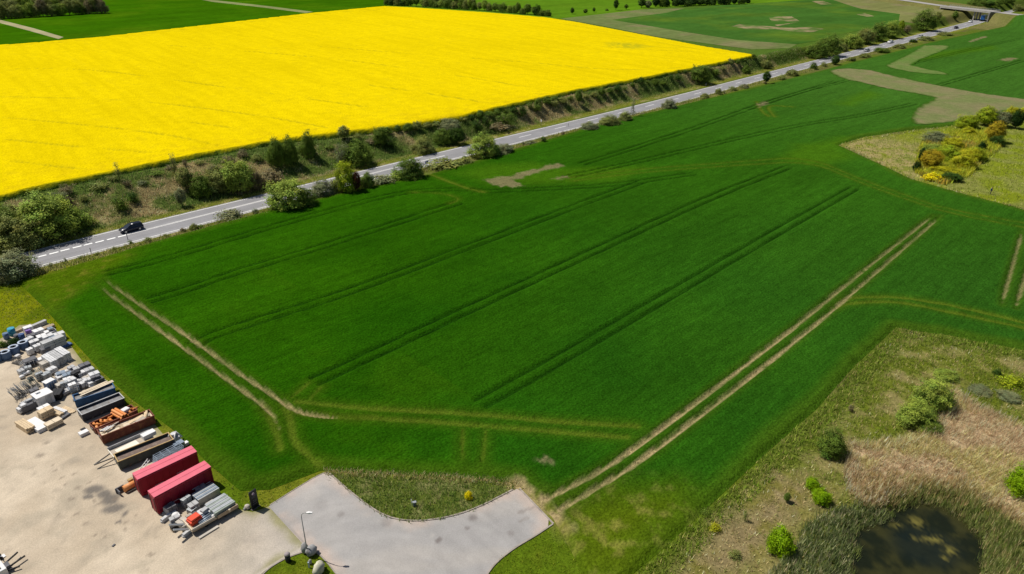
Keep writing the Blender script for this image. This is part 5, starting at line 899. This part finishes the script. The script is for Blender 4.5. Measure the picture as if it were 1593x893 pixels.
# orange roller in front of the farther red container
p = G(203, 760); t = empty('roller', (p[0], p[1], .016), A0, 'orange drum roller with dark frame by the left end of the red containers', 'roller')
MB().tube([(-.7, -.1, .42), (.7, -.1, .42)], .36, 14).build('drum', Y['orange2'], t); MB().box((-.9, .35, .35), (.9, .12, .6)).box((-1.2, 0, .35), (.1, .9, .5)).build('frame', Y['dgrey'], t); MB().box((.1, -.62, .12), (1.3, .12, .2)).build('scraper', Y['rope'], t); MB().box((.35, .4, .7), (.5, .4, .35)).build('engine_cover', Y['ochre'], t, .04)
p = G(222, 735); t = empty('ladder', (p[0], p[1], .05), A0 + .1, 'white ladder leaning in the gap behind the farther red container', 'ladder')
for y in (-.2, .2): MB().bar((-.6, y, .1), (1.0, y, 1.1), .06, .08).build('rail', Y['white'], t)
for k in range(5): MB().bar((-.4 + .3 * k, -.2, .22 + .19 * k), (-.4 + .3 * k, .2, .22 + .19 * k), .04, .04).build('rung', Y['white'], t)
# low loader in front with crates, beams and plates
A = G(302, 833)[:2]; B = G(372, 793)[:2]; L = np.linalg.norm(B - A); t = empty('low_trailer', (*A, .016), math.atan2(*(B - A)[::-1]), 'long low trailer with timber sides loaded beside the nearest red container', 'trailer'); LT = t
MB().box((L / 2, 1.0, .5), (L, 2.1, .14)).build('bed', Y['wood2'], t); MB().box((L * .24, 0.02, .62), (L * .48, .10, .42)).build('side_beam', Y['conc'], t); MB().box((L * .76, -.06, .62), (L * .46, .12, .42)).build('side_beam', Y['wood2'], t); MB().box((-.05, 1.0, .62), (.1, 2.0, .35)).build('head_board', Y['pale'], t)
for x in (L * .3, L * .7):
    for y in (.25, 1.75): MB().tube([(x, y - .1, .22), (x, y + .1, .22)], .22, 12).build('wheel', M_TYRE, t)
for y in (.55, 1.5): rmp = MB().bar((-.2, y, .6), (-1.5, y + .15, 1.35), .26, .10).build('loading_ramp', Y['steel'], t)
bx('red_crate', 0, 0, (1.25, .95, .42), Y['redc'], 'lower one of two stacked bright red crates on the low trailer', 'crate', .05, at=local(t, .75, 1.15, .58)); bx('red_crate', 0, 0, (1.05, .75, .22), Y['redc'], 'upper one of two stacked bright red crates on the low trailer', 'crate', .12, at=local(t, .75, 1.15, 1.01))
bx('tile_pack', 0, 0, (1.0, .8, .34), Y['lgrey'], 'pale grey pack of slabs right behind the red crates on the low trailer', 'pack', -.1, at=local(t, 1.9, 1.6, .58)); bx('tile_pack', 0, 0, (.7, .5, .2), Y['grey'], 'grey pack on top of the pale grey slabs on the low trailer', 'pack', .2, at=local(t, 2.0, 1.5, .93)); bx('tile_pack', 0, 0, (.8, .6, .3), Y['white'], 'second white pack of slabs nearer the steel plates on the low trailer', 'pack', .15, at=local(t, 2.6, 1.35, .58))
for k in range(6):
    p = local(t, 1.75, .35 + .16 * k, .66 + .07 * (k % 2)); o = MB().tube([(-.9, 0, 0), (.9, 0, 0)], .07, 8).build('steel_pipe', Y['bsteel']); o.location = p; o.rotation_euler = (0, 0, A0 + .03 * k); tag(o, f'{ordn(k)} thin steel pipe from the front edge of the low trailer', 'pipe', 'steel pipes on the low trailer')
for k in range(6): bx('timber_block', 0, 0, (.22, .95, .26), Y['pale' if k % 2 else 'beige'], f'{ordn(k)} timber block from the pipes in the row before the steel planks', 'timber block', .25, group='timber blocks on the low trailer', at=local(t, 2.75 + .26 * k * .75, .95 - .14 * k, .58), bevel=.01)
bx('concrete_block', 0, 0, (.8, .5, .5), Y['conc'], 'concrete block at the back of the low trailer by the red container', 'block', at=local(t, 2.9, 2.0, .58))
o = MB().rock((0, 0, .16), (.34, .34, .34), 3).build('float_ball', Y['white']); o.location = local(t, 2.3, .3, .58); tag(o, 'small white ball lying on the low trailer', 'ball')
pk = empty('plate_stack', local(t, L * .72, 1.1, .58), A0, 'tidy stack of grey steel planks filling the right end of the low trailer', 'plank stack')
for k in range(9): MB().box((0, -.92 + .23 * k, .28 + .02 * (k % 2)), (2.3 - .05 * (k % 3), .20, .56)).build('plank', Y['steel' if k % 3 else 'green'], pk)
pk = empty('plate_stack', (*(G(322, 775)[:2]), .016), A0, 'darker stack of steel planks at the grass edge behind the low trailer', 'plank stack')
for k in range(6): MB().box((0, -.6 + .24 * k, .5 + .02 * (k % 2)), (2.4, .2, .9)).build('plank', Y['bsteel' if k % 2 else 'steel'], pk)
bx('timber_beam', 325, 829, (2.1, .30, .14), Y['conc'], 'pale beam lying on the gravel in front of the low trailer', 'beam')
# tanks, drums, packs at the far end of the yard
def tank(x, y, label):
    p = G(x, y); o = empty('round_tank', (p[0], p[1], .016), 0, label, 'tank', 'blue round tanks')
    MB().lathe((0, 0, 0), [(.62, 0), (.66, .1), (.66, 1.0), (.62, 1.05)], 18).build('shell', Y['bluep'], o); MB().lathe((0, 0, 1.05), [(.66, 0), (.66, .07), (.42, .07), (.40, -.2)], 18).build('rim', Y['bluer'], o); MB().tube([(0, 0, .82), (0, 0, .88)], .41, 14).build('dark_inside', Y['black'], o)  # black disc stands in for the shade in the open hollow
for x, y, l in ((-3, 561, 'blue round tank cut by the left edge of the picture'), (11, 557.5, 'blue round tank second from the left edge, on the gravel border'), (24, 549.5, 'blue round tank third from the left edge'), (38.5, 542, 'blue round tank farthest right of the four, against the cart')): tank(x, y, l)
def drum(x, y, m, label, h=.95, r=.36, cat='drum'):
    p = G(x, y); o = empty('drum', (p[0], p[1], .016), 0, label, cat); MB().lathe((0, 0, 0), [(r, 0), (r, h * .33), (r * 1.05, h * .35), (r, h * .37), (r, h * .66), (r * 1.05, h * .68), (r, h * .7), (r, h)], 14).build('shell', m, o); MB().tube([(0, 0, h), (0, 0, h + .04)], r * .97, 14).build('lid', m, o)
drum(20, 521, Y['teal'], 'teal lidded drum at the far left among the weeds', 1.1, .5); drum(36, 529, Y['tarp'], 'dark blue drum between the teal drum and the white cube tank', 1.0, .4); drum(11, 527, Y['bluep'], 'dull blue drum left of the teal drum', .9, .4); drum(28, 528, Y['dgrey'], 'blackish drum behind the round tanks', .8, .4)
plant('bush', 21, 538, 22, 16, 'dome', 'deep', 'dark green weeds growing between the drums and the round tanks', 'plant'); plant('bush', 5, 540, 14, 12, 'dome', 'mid', 'green weeds at the picture edge behind the round tanks', 'plant')
def timber(x, y, d, m, label, rz=0.0, n=(3, 2), z=.016, cat='timber stack', nm='timber_stack', gap=.02):
    p = G(x, y); t = empty(nm, (p[0], p[1], z), A0 + rz, label, cat); a, b = d[1] / n[0], d[2] / n[1]
    for i in range(n[0]):
        for j in range(n[1]): MB().box((0.04 * math.sin(i * 5 + j * 3) * d[0], -d[1] / 2 + a * (i + .5), b * (j + .5)), (d[0], a - gap, b - gap)).build('plank', m, t)
    return t
timber(34, 514, (3.2, .5, .35), Y['wood2'], 'long brown planks lying at the lawn edge behind the drums', .15, (2, 1)); timber(59, 508.5, (2.6, .6, .6), Y['grey'], 'grey beams stacked right of the white cube tank', .18); timber(74, 513, (2.0, .7, .5), Y['wood2'], 'brownish beams at the far corner of the yard', .15)
def pallet(x, y, d, m, label, rz=0.0, cat='pallet', rows=2, nm='loaded_pallet', base=True, z=.016, group=None, split=True):
    p = G(x, y); t = empty(nm, (p[0], p[1], z), A0 + rz, label, cat, group); d = (d[0] * 1.14, d[1] * 1.14, d[2] * 1.25)
    pb = MB()
    for yy in (-.42, 0, .42): pb.box((0, yy * d[1], .05), (d[0], .1, .09))
    pb.box((0, 0, .115), (d[0], d[1], .03)); pb.build('pallet_base', Y['wood2'], t)
    n = 2 if split else 1
    for i in range(n):
        for j in range(rows):
            hz = d[2] / rows; MB().box(((i - (n - 1) / 2) * d[0] / n, .02 * ((i + j) % 2), .14 + hz * (j + .5)), (d[0] / n - .04, d[1] - .05 * j, hz - .03)).build('block', m, t, .015)
    return t
p = G(46, 518); t = empty('cube_tank', (p[0], p[1], .016), A0, 'white cube tank in a cage with a purple crate on its front', 'tank'); MB().box((0, 0, .62), (1.15, .95, .95)).build('bottle', Y['white'], t, .06)
for x in (-.6, -.2, .2, .6):
    for y in (-.5, .5): MB().box((x, y, .62), (.04, .04, 1.1)).build('cage_bar', Y['steel'], t)
MB().box((0, 0, .07), (1.2, 1.0, .14)).build('pallet_base', Y['wood2'], t)
bx('crate', 46.5, 522.5, (.7, .4, .5), Y['purple'], 'small purple crate in front of the white cube tank', 'crate', z=.5)
for k, (x, y, d, m, l) in enumerate(((62, 522, (1.2, 1.0, .7), 'white', 'white wrapped pack right behind the cube tank'), (80, 522, (1.3, .8, .6), 'white', 'white wrapped pack nearest the lawn corner'), (51, 530, (1.0, .8, .7), 'dgrey', 'dark pallet with white lids below the cube tank'), (67.5, 531, (1.1, 1.0, .7), 'white', 'white pack with a round lid in the middle of the packs'), (77, 532, (1.3, .9, .8), 'lgrey', 'light grey pack left of the tall tile stack'), (55, 538, (1.1, .9, .6), 'lgrey', 'grey slab pallet beside the rightmost round tank'), (69, 541, (1.2, .8, .6), 'white', 'white bags heaped on a pallet before the tall tile stack'), (92, 528, (1.6, .9, .7), 'lgrey', 'grey tile pallet at the lawn side of the tall stack'), (61, 546, (.9, .8, .7), 'lgrey', 'grey pallet behind the dark cart'))):
    pallet(x, y, d, Y[m], l, .05 * (-1) ** k)
pallet(86, 543, (2.6, 1.1, 1.25), Y['grey'], 'tall long stack of grey brown tiles beside the blue tarpaulin', .05, rows=4); bx('crate', 72, 550, (1.1, 1.0, .95), Y['dgrey'], 'dark slate coloured box in front of the tall tile stack', 'box', .05)
bx('tarpaulin', 97, 541, (2.6, 1.0, .3), Y['tarp'], 'blue tarpaulin over low goods behind the tall panel stacks', 'tarpaulin', .1, bevel=.1)
for x, y, m, l in ((88, 573, 'lgrey', 'left one of three tall stacks of long roof panels'), (97.5, 568, 'grey', 'middle one of three tall stacks of long roof panels'), (108, 562, 'lgrey', 'right one of three tall stacks of long roof panels')):
    p = G(x, y); t = empty('panel_stack', (p[0], p[1], .016), A0 + math.pi / 2 + .06, l, 'panel stack', 'stacks of roof panels')
    for i in range(3):
        for j in range(5): MB().box((1.5 + .05 * math.sin(i * 4 + j * 7), -.32 + .32 * i, .14 + .24 * j), (2.9, .29, .21)).build('panel', Y[m], t)
pallet(69, 561, (1.9, .7, .35), Y['white'], 'white flat packs in front of the dark slate box', .05, rows=1); pallet(74, 572, (1.3, 1.0, .7), Y['conc'], 'pale cream stone pallet left of the panel stacks', .1); pallet(82, 580, (1.0, .9, .5), Y['lgrey'], 'light stone pallet at the foot of the panel stacks', .2)
p = G(49, 568); t = empty('cart', (p[0], p[1], .016), A0, 'dark goods cart with hoops left of the white flat packs', 'cart')
MB().box((0, 0, .95), (1.6, 1.1, .08)).build('top_board', Y['dgrey'], t); MB().box((0, 0, .35), (1.6, 1.1, .08)).build('lower_board', Y['dgrey'], t)
for x in (-.75, -.25, .25, .75):
    for y in (-.5, .5): MB().box((x, y, .5), (.06, .06, .95)).build('upright', Y['lgrey'], t)
for x in (-.7, .7): MB().tube([(x, -.55, .12), (x, -.45, .12)], .12, 10).build('wheel', M_TYRE, t)
def hoops(x, y, label, n, m, rz):
    p = G(x, y); t = empty('hoop_rack', (p[0], p[1], .016), A0 + rz, label, 'rack')
    for k in range(n): MB().tube([(.9 * math.cos(a) * .5, k * .28, .05 + .75 * math.sin(a)) for a in np.linspace(0, math.pi, 9)], .04, 6).build('hoop', m, t)
    MB().box((0, .14 * (n - 1), .03), (1.0, .3 * n, .05)).build('base_plate', Y['rope'], t)
hoops(33, 566, 'rack of rusty iron hoops left of the dark cart', 5, Y['rope'], .3); hoops(43, 572, 'rack of grey hoops in front of the dark cart', 4, Y['lgrey'], .2); bx('sack', 28, 556, (.7, .6, .4), Y['lgrey'], 'pale sack on the gravel beside the third round tank', 'sack', .4, bevel=.12)
for k, (x, y, d, m, l) in enumerate(((96, 590, (1.0, .9, .35), 'lgrey', 'grey stone pallet at the left of the mixed pallets'), (98, 603, (1.3, 1.0, .55), 'conc', 'cream stone pallet in front of the mixed pallets'), (107, 590, (1.0, .8, .6), 'bsteel', 'bluish pallet in the middle of the mixed pallets'), (112, 599, (1.1, .9, .65), 'lgrey', 'grey white pallet behind the blue skip'), (117, 588, (1.0, .8, .4), 'conc', 'beige pallet beside the bluish one'), (122, 579, (.9, .8, .5), 'grey', 'brown grey pallet at the foot of the right panel stack'), (128, 586, (.9, .8, .5), 'lgrey', 'light pallet between the wrapped goods and the panel stacks'), (134, 576, (1.2, .9, .7), 'dgrey', 'dark pallet near the grass strip'), (141, 582, (1.0, .9, .6), 'grey', 'grey pallet near the grass strip'), (138, 592, (1.0, .9, .4), 'conc', 'pale slab pallet right of the light pallet'), (149, 590, (1.1, .9, .7), 'lgrey', 'wrapped grey pallet nearest the grass strip'), (156, 597, (1.0, .8, .6), 'dgrey', 'dark grey pallet in the corner by the grass and blue skip'), (146, 600, (1.1, .8, .5), 'lgrey', 'light grey pallet against the blue skip'), (129, 602, (1.1, .9, .5), 'dgrey', 'blackish pallet behind the blue skip'), (104, 612, (1.0, .8, .3), 'grey', 'low grey pallet by the left end of the blue skip'), (116, 609, (1.0, .8, .45), 'bsteel', 'bluish grey pallet touching the blue skip'))):
    pallet(x, y, d, Y[m], l, .12 * math.sin(k * 2.3), group='mixed pallets of stone')
_rc = random.Random(21)
def clutter(n, pts, what, group):
    Pl = np.array(pts, float); got = []
    while len(got) < n:
        q = np.array([[_rc.uniform(Pl[:, 0].min(), Pl[:, 0].max()), _rc.uniform(Pl[:, 1].min(), Pl[:, 1].max())]])
        if sdf(q, Pl)[0][0] < 0: got.append(tuple(q[0]))
    for k, (x, y) in enumerate(sorted(got)):
        c = ('grey', 'white', 'lgrey', 'dgrey', 'steel', 'conc', 'black', 'bsteel')[_rc.randrange(8)]; s = _rc.choice((0, 0, 1, 2))
        lab = f'{ordn(k)} {what}'
        if s == 0: pallet(x, y, (_rc.uniform(.6, 1.0), _rc.uniform(.5, .8), _rc.uniform(.3, .9)), Y[c], lab, _rc.uniform(-.3, .3), 'pallet', _rc.choice((1, 2, 3)), group=group)
        elif s == 1: timber(x, y, (_rc.uniform(1.0, 1.8), .35, _rc.uniform(.2, .5)), Y[c], lab, _rc.choice((0, math.pi / 2)) + _rc.uniform(-.3, .3), (3, 2), nm='bar_stack', cat='stack')['group'] = group
        else:
            p = G(x, y); o = MB().rock((0, 0, .25), (_rc.uniform(.5, .9), _rc.uniform(.5, .8), .5), k, 10, 6).build('filled_bag', Y['white' if k % 2 else c]); o.location = (p[0], p[1], .02); tag(o, lab, 'bag', group)
clutter(34, [(92, 584), (112, 574), (136, 574), (160, 598), (150, 603), (112, 612), (98, 608)], 'small item from the left among the mixed stone pallets', 'small goods among the mixed pallets')
clutter(26, [(44, 530), (60, 518), (88, 514), (102, 532), (96, 546), (62, 556), (46, 552)], 'small item from the left among the far packs', 'small goods among the far packs')
clutter(13, [(250, 792), (272, 788), (284, 812), (300, 832), (286, 836), (262, 814)], 'small item from the left beside the ramps of the low trailer', 'small goods beside the low trailer')
clutter(12, [(286, 776), (312, 764), (322, 788), (304, 806), (292, 800)], 'small item from the left between red container and low trailer', 'small goods by the nearest red container')
clutter(14, [(26, 572), (60, 580), (74, 586), (78, 600), (62, 596), (34, 590)], 'small item from the left behind the leaning rods', 'small goods behind the rods')
def rods(x, y, label, n, ln, seed, m=None):
    p = G(x, y); t = empty('rod_bundle', (p[0], p[1], .016), A0, label, 'rod bundle'); r = random.Random(seed); b = MB()
    for k in range(n):
        a = r.uniform(-.5, .5); x0 = r.uniform(-.6, .6); y0 = r.uniform(-.6, .6); b.tube([(x0, y0, .02), (x0 - ln * .35 + a * .4, y0 + r.uniform(-.1, .3), ln * r.uniform(.75, 1))], .025, 5)
    o = b.build('rod', m or Y['steel'], t); o['kind'] = 'stuff'; MB().box((0, 0, .04), (1.3, 1.2, .06)).build('base_frame', Y['rope'], t)
rods(32, 617, 'leaning bundle of grey steel rods nearest the open gravel', 26, 1.7, 1); rods(42, 609, 'leaning bundle of steel rods in the middle of three', 24, 1.6, 2); rods(54, 602, 'leaning bundle of steel rods closest to the white cube box', 22, 1.5, 3, Y['green']); rods(66, 587, 'thin upright rods behind the white topped blue tank', 20, 1.5, 4, Y['green'])
p = G(81, 604); t = empty('cube_tank', (p[0], p[1], .016), A0 + .2, 'blue grey tank with white sheet on top left of the mixed pallets', 'tank'); MB().box((0, 0, .6), (1.3, 1.1, 1.1)).build('body', Y['bluep'], t, .06); MB().box((-.1, .05, 1.2), (1.25, 1.0, .12)).build('white_sheet', Y['white'], t, .03)
for k in range(4): MB().box((-.5 + .33 * k, -.57, .6), (.05, .05, 1.0)).build('cage_bar', Y['steel'], t)
timber(91, 618, (1.6, 1.2, .9), Y['black'], 'dark stack of black boards in shade left of the blue skip', .9, (3, 3))
p = G(70, 627); t = empty('white_cabin', (p[0], p[1], .016), A0 + .05, 'large white boxy cabin standing alone on the gravel', 'cabin'); MB().box((0, 0, .75), (1.9, 1.7, 1.4)).build('body', Y['lgrey'], t, .03); MB().box((0, 0, 1.49), (2.0, 1.8, .09)).build('roof', Y['white'], t, .02); MB().box((.3, -.86, .7), (.7, .03, 1.2)).build('door', Y['grey'], t); MB().box((-.3, .4, 1.62), (.5, .4, .18)).build('vent', Y['white'], t)
p = G(45, 637); t = empty('generator', (p[0], p[1], .016), A0 + .1, 'dark engine unit with grey covers left of the white cabin', 'machine'); MB().box((0, 0, .5), (1.7, 1.1, .8)).build('engine', Y['dgrey'], t, .05); MB().box((-.5, -.2, 1.0), (.6, .6, .3)).build('cover', Y['lgrey'], t, .05); MB().box((.4, .3, 1.05), (.7, .5, .25)).build('cover', Y['grey'], t, .05); MB().tube([(.6, -.4, .9), (.6, -.4, 1.5)], .07, 8).build('exhaust', Y['steel'], t); MB().box((0, 0, .08), (1.9, 1.2, .12)).build('base_frame', Y['rope'], t)
pallet(36, 641, (.9, .7, .5), Y['lgrey'], 'small grey stone pallet left of the dark engine unit', .2); pallet(41, 633, (.8, .7, .5), Y['grey'], 'little grey pallet behind the dark engine unit', .3); pallet(55, 613, (.9, .8, .5), Y['dgrey'], 'dark pallet between rods and white cabin', .1); bx('bag', 74, 612, (.8, .7, .6), Y['white'], 'white bulk bag behind the white cabin', 'bag', .3, bevel=.15)
timber(41, 667, (2.7, 1.0, .75), Y['wood'], 'pale timber stack at the front corner of the loose goods', math.pi / 2 + .12, (4, 3))
p = G(59, 664); t = empty('insulation_stack', (p[0], p[1], .016), A0 + math.pi / 2 + .12, 'white foam sheets stacked beside the pale timber stack', 'foam stack')
for k in range(4): MB().box((.02 * k, 0, .06 + .12 * k), (3.2, 1.3, .11)).build('sheet', Y['white'], t, .01)
pallet(70, 640, (1.2, .7, .5), Y['white'], 'white pack on pallet in front of the white cabin', .1); pallet(74, 648, (1.4, 1.0, .75), Y['wood'], 'wooden crate load between foam sheets and lumber', .1, rows=3); pallet(85, 663, (1.6, .9, .5), Y['pale'], 'pallet of brick brown blocks in front of the wooden crate load', .1, rows=2)
timber(88, 645, (2.4, .55, .5), Y['wood'], 'yellow lumber bundle right of the wooden crate load', math.pi / 2 + .25, (3, 2)); timber(95, 641, (2.2, .45, .45), Y['white'], 'whitish lumber bundle beside the yellow one', math.pi / 2 + .25, (3, 2)); timber(105, 639, (2.2, .9, .14), Y['wood'], 'low pale pallet of boards before the blue skip', math.pi / 2 + .2, (5, 1)); bx('beam', 99, 651, (1.8, .4, .25), Y['dgrey'], 'dark beam on the gravel beside the lumber bundles', 'beam', .35)
# machine at the bottom-left corner
p = G(2, 893); t = empty('white_machine', (p[0], p[1], .016), A0, 'white machine with thin black arms at the bottom left corner', 'machine'); MB().box((-.4, 0, .5), (1.7, 1.5, .8)).build('body', Y['white'], t, .06); MB().box((-.5, .1, .98), (1.2, 1.0, .16)).build('hood', Y['cream'], t, .05)
for a, b in (((.4, .4, .5), (1.9, 1.1, .5)), ((.4, -.2, .4), (2.2, .2, .4)), ((.3, -.3, .3), (1.4, -.7, .3))): MB().bar(a, b, .1, .14).build('arm', Y['black'], t)
MB().box((.6, .1, .4), (.5, .7, .5)).build('hitch', Y['dgrey'], t); MB().tube([(-.2, 1.0, .3), (-.1, 1.15, .3)], .3, 12).build('wheel', M_TYRE, t)
p = G(1, 868); t = empty('sack_truck', (p[0], p[1], .016), A0, 'white and black hand truck behind the white machine', 'hand truck'); MB().bar((0, -.2, .1), (-.15, -.2, 1.3), .06, .06).bar((0, .2, .1), (-.15, .2, 1.3), .06, .06).bar((-.1, -.2, .9), (-.1, .2, .9), .05, .05).build('frame', Y['white'], t); MB().box((.2, 0, .06), (.4, .5, .05)).build('toe_plate', Y['white'], t)
for s in (-1, 1): MB().tube([(0, s * .24, .16), (0, s * .34, .16)], .16, 12).build('wheel', M_TYRE, t)
bx('stone', 177, 849, (.34, .2, .1), Y['dgrey'], 'small dark lump lying alone on the open gravel', 'stone', .3, bevel=.03)
# ------------------------------------------------------------------ sign, lamp, boulders on the drive
p = G(397.5, 790); t = empty('sign_board', (p[0], p[1], 0), A0 + .10, 'tall black totem sign with pale round emblem by the drive', 'sign'); M_SB = mat('sign_black', (.012, .012, .016), rough=.35, var=.05); M_EMB = mat('emblem_pink', (.62, .50, .58), var=.1); M_LET = mat('faint_grey_lettering', (.13, .13, .16), var=.1)
MB().box((0, 0, 1.15), (.86, .16, 2.3)).build('board', M_SB, t, .015); MB().box((0, 0, .04), (1.0, .34, .08)).build('foot', Y['rope'], t)
MB().tube([(-.03, -.085, 1.98), (-.03, -.098, 1.98)], .15, 18).build('emblem', M_EMB, t); MB().tube([(.06, -.09, 1.84), (.06, -.104, 1.84)], .11, 14).build('emblem', mat('emblem_purple', (.20, .13, .24), var=.1), t)
for z, x0, x1 in ((1.62, -.28, .28), (1.48, -.28, .1), (1.1, -.2, .05), (1.02, .1, .25), (.9, -.2, .22), (.62, -.25, .25)): MB().box(((x0 + x1) / 2, -.083, z), (x1 - x0, .01, .045)).build('text_line', M_LET, t)
M_ROCKW = mat('pale_boulder', (.56, .50, .43), var=.2, scale=3, bump=.02); M_ROCKG = mat('grey_boulder', (.30, .30, .30), var=.3, scale=2.5, bump=.03, c2=(.16, .15, .14), c2s=2)
def rock(x, y, d, m, label, seed, rz=0.0):
    p = G(x, y); o = MB().rock((0, 0, d[2] * .42), d, seed, 12, 8).build('boulder', m); o.location = (p[0], p[1], 0); o.rotation_euler = (0, 0, rz); return tag(o, label, 'boulder')
rock(385.5, 791, (.62, .55, .6), M_ROCKW, 'small whitish boulder left of the black totem sign', 2); rock(381, 793, (.3, .3, .3), M_ROCKG, 'tiny grey stone beside the whitish boulder', 6)
rock(475, 859, (.75, .8, 1.25), M_ROCKG, 'upright grey boulder at the foot of the street lamp', 4, .4); rock(485, 862, (1.25, 1.0, 1.1), M_ROCKG, 'larger grey boulder right of the street lamp foot', 5, .9); rock(497, 890, (1.0, 1.5, 1.3), mat('lichen_boulder', (.50, .48, .36), var=.25, scale=2, c2=(.30, .31, .33), c2s=1.2), 'big pale lichen covered boulder at the bottom of the lawn island', 9, -.3); rock(483, 877, (.35, .35, .6), M_ROCKG, 'thin grey stone between the two larger boulders', 11)
p = G(448.5, 873); t = empty('waste_bin', (p[0], p[1], 0), 0, 'black round topped bin post on the lawn island', 'bin'); MB().lathe((0, 0, 0), [(.24, 0), (.26, .08), (.26, .85)], 16).build('body', M_BLKP, t); MB().lathe((0, 0, .85), [(.28, 0), (.28, .08), (.2, .2), (.05, .24)], 16).build('cap', mat('bin_cap_grey', (.30, .26, .26), var=.1), t)
p = G(479, 864); t = empty('street_lamp', (p[0], p[1], 0), 0, 'slim grey street lamp with curved arm above the drive', 'street lamp'); M_POLE = mat('lamp_pole_steel', (.30, .30, .29), rough=.5, metal=.4, var=.1)
hl = 5.2; MB().tube([(0, 0, 0), (0, 0, .9), (0, 0, 1.0), (0, 0, hl - .25)], [.075, .075, .055, .04], 10).build('pole', M_POLE, t); MB().tube([(0, 0, hl - .26), (.06, -.01, hl), (.22, -.03, hl + .18), (.60, -.06, hl + .28)], .03, 8).build('arm', M_POLE, t); MB().loft([[(.55, -.13, hl + .27), (.55, .01, hl + .27), (.55, .0, hl + .33), (.55, -.12, hl + .33)], [(.8, -.2, hl + .25), (.8, .07, hl + .25), (.8, .05, hl + .38), (.8, -.18, hl + .38)], [(1.12, -.17, hl + .27), (1.12, .03, hl + .27), (1.12, .02, hl + .34), (1.12, -.15, hl + .34)]], smooth=False).build('lamp_head', Y['white'], t)
p = G(481, 883); o = MB().box((0, 0, .35), (.14, .1, .7)).build('marker_stake', Y['bluer'], None, .01); o.location = (p[0], p[1], 0); tag(o, 'short pale stake among the boulders of the lawn island', 'stake')
p = G(645, 787); t = empty('utility_post', (p[0], p[1], 0), .3, 'small grey utility box in the rough grass between the drive arms', 'utility box'); MB().box((0, 0, .25), (.34, .24, .5)).build('cabinet', Y['bsteel'], t, .02); MB().box((0, 0, .53), (.40, .30, .05)).build('lid', Y['steel'], t); MB().box((.03, -.125, .26), (.2, .02, .3)).build('door', Y['dgrey'], t); MB().tube([(-.3, 0, 0), (-.3, 0, 1.0)], .025, 6).build('stake', Y['white'], t)
# ------------------------------------------------------------------ person in the north-east meadow
p = GT(1540.5, 302); t = empty('person', (p[0], p[1], p[2]), .4, 'person in a blue jacket and dark trousers walking in the far right meadow', 'person')
def skinned(name, vs, es, rs, m, parent, root=0):
    me = bpy.data.meshes.new(name); me.from_pydata(vs, es, []); o = link(name, me, m, parent); sk = o.modifiers.new('skin', 'SKIN'); sd = o.modifiers.new('sub', 'SUBSURF'); sd.levels = 1; sd.render_levels = 1
    for i, r in enumerate(rs): me.skin_vertices[0].data[i].radius = (r, r) if not isinstance(r, tuple) else r
    me.skin_vertices[0].data[root].use_root = True; return o
M_SKIN = mat('skin', (.50, .30, .22), var=.03); M_JACK = mat('blue_jacket', (.035, .13, .25), var=.1); M_TROU = mat('dark_trousers', (.02, .022, .03), var=.1); M_HAIR = mat('brown_hair', (.06, .04, .03), var=.1)
J = [(0, 0, .92), (0, 0, 1.15), (0, .01, 1.38), (0, -.01, 1.50), (0, -.03, 1.60), (0, -.03, 1.72), (-.18, 0, 1.38), (-.25, .04, 1.12), (-.24, -.08, .88), (-.24, -.11, .80), (.18, 0, 1.38), (.25, .04, 1.12), (.24, -.08, .88), (.24, -.11, .80), (-.09, 0, .85), (-.10, -.10, .47), (-.10, -.02, .07), (-.10, -.16, .04), (.09, 0, .85), (.10, .05, .47), (.10, .18, .10), (.10, .06, .04)]
Eg = [(0, 1), (1, 2), (2, 3), (3, 4), (4, 5), (2, 6), (6, 7), (7, 8), (8, 9), (2, 10), (10, 11), (11, 12), (12, 13), (0, 14), (14, 15), (15, 16), (16, 17), (0, 18), (18, 19), (19, 20), (20, 21)]
skinned('body', J, Eg, [.13, .12, .13, .055, .085, .07, .05, .04, .03, .035, .05, .04, .03, .035, .08, .055, .04, .035, .08, .055, .04, .035], M_SKIN, t)
skinned('jacket', [J[i] for i in (0, 1, 2, 6, 7, 8, 10, 11, 12)], [(0, 1), (1, 2), (2, 3), (3, 4), (4, 5), (2, 6), (6, 7), (7, 8)], [(.18, .14), (.17, .13), (.18, .13), .075, .06, .05, .075, .06, .05], M_JACK, t)
skinned('trousers', [J[i] for i in (0, 14, 15, 16, 18, 19, 20)], [(0, 1), (1, 2), (2, 3), (0, 4), (4, 5), (5, 6)], [.14, .095, .07, .055, .095, .07, .055], M_TROU, t)
MB().rock((0, -.01, 1.70), (.19, .22, .17), 3).build('hair', M_HAIR, t); MB().rock((-.05, -.11, 1.63), (.02, .02, .02), 1).build('nose', M_SKIN, t)
for s in (-1, 1): MB().box((s * .10, -.12 if s < 0 else .08, .04), (.09, .26, .08)).build('shoe', M_HAIR, t, .02)
bpy.context.view_layer.update()
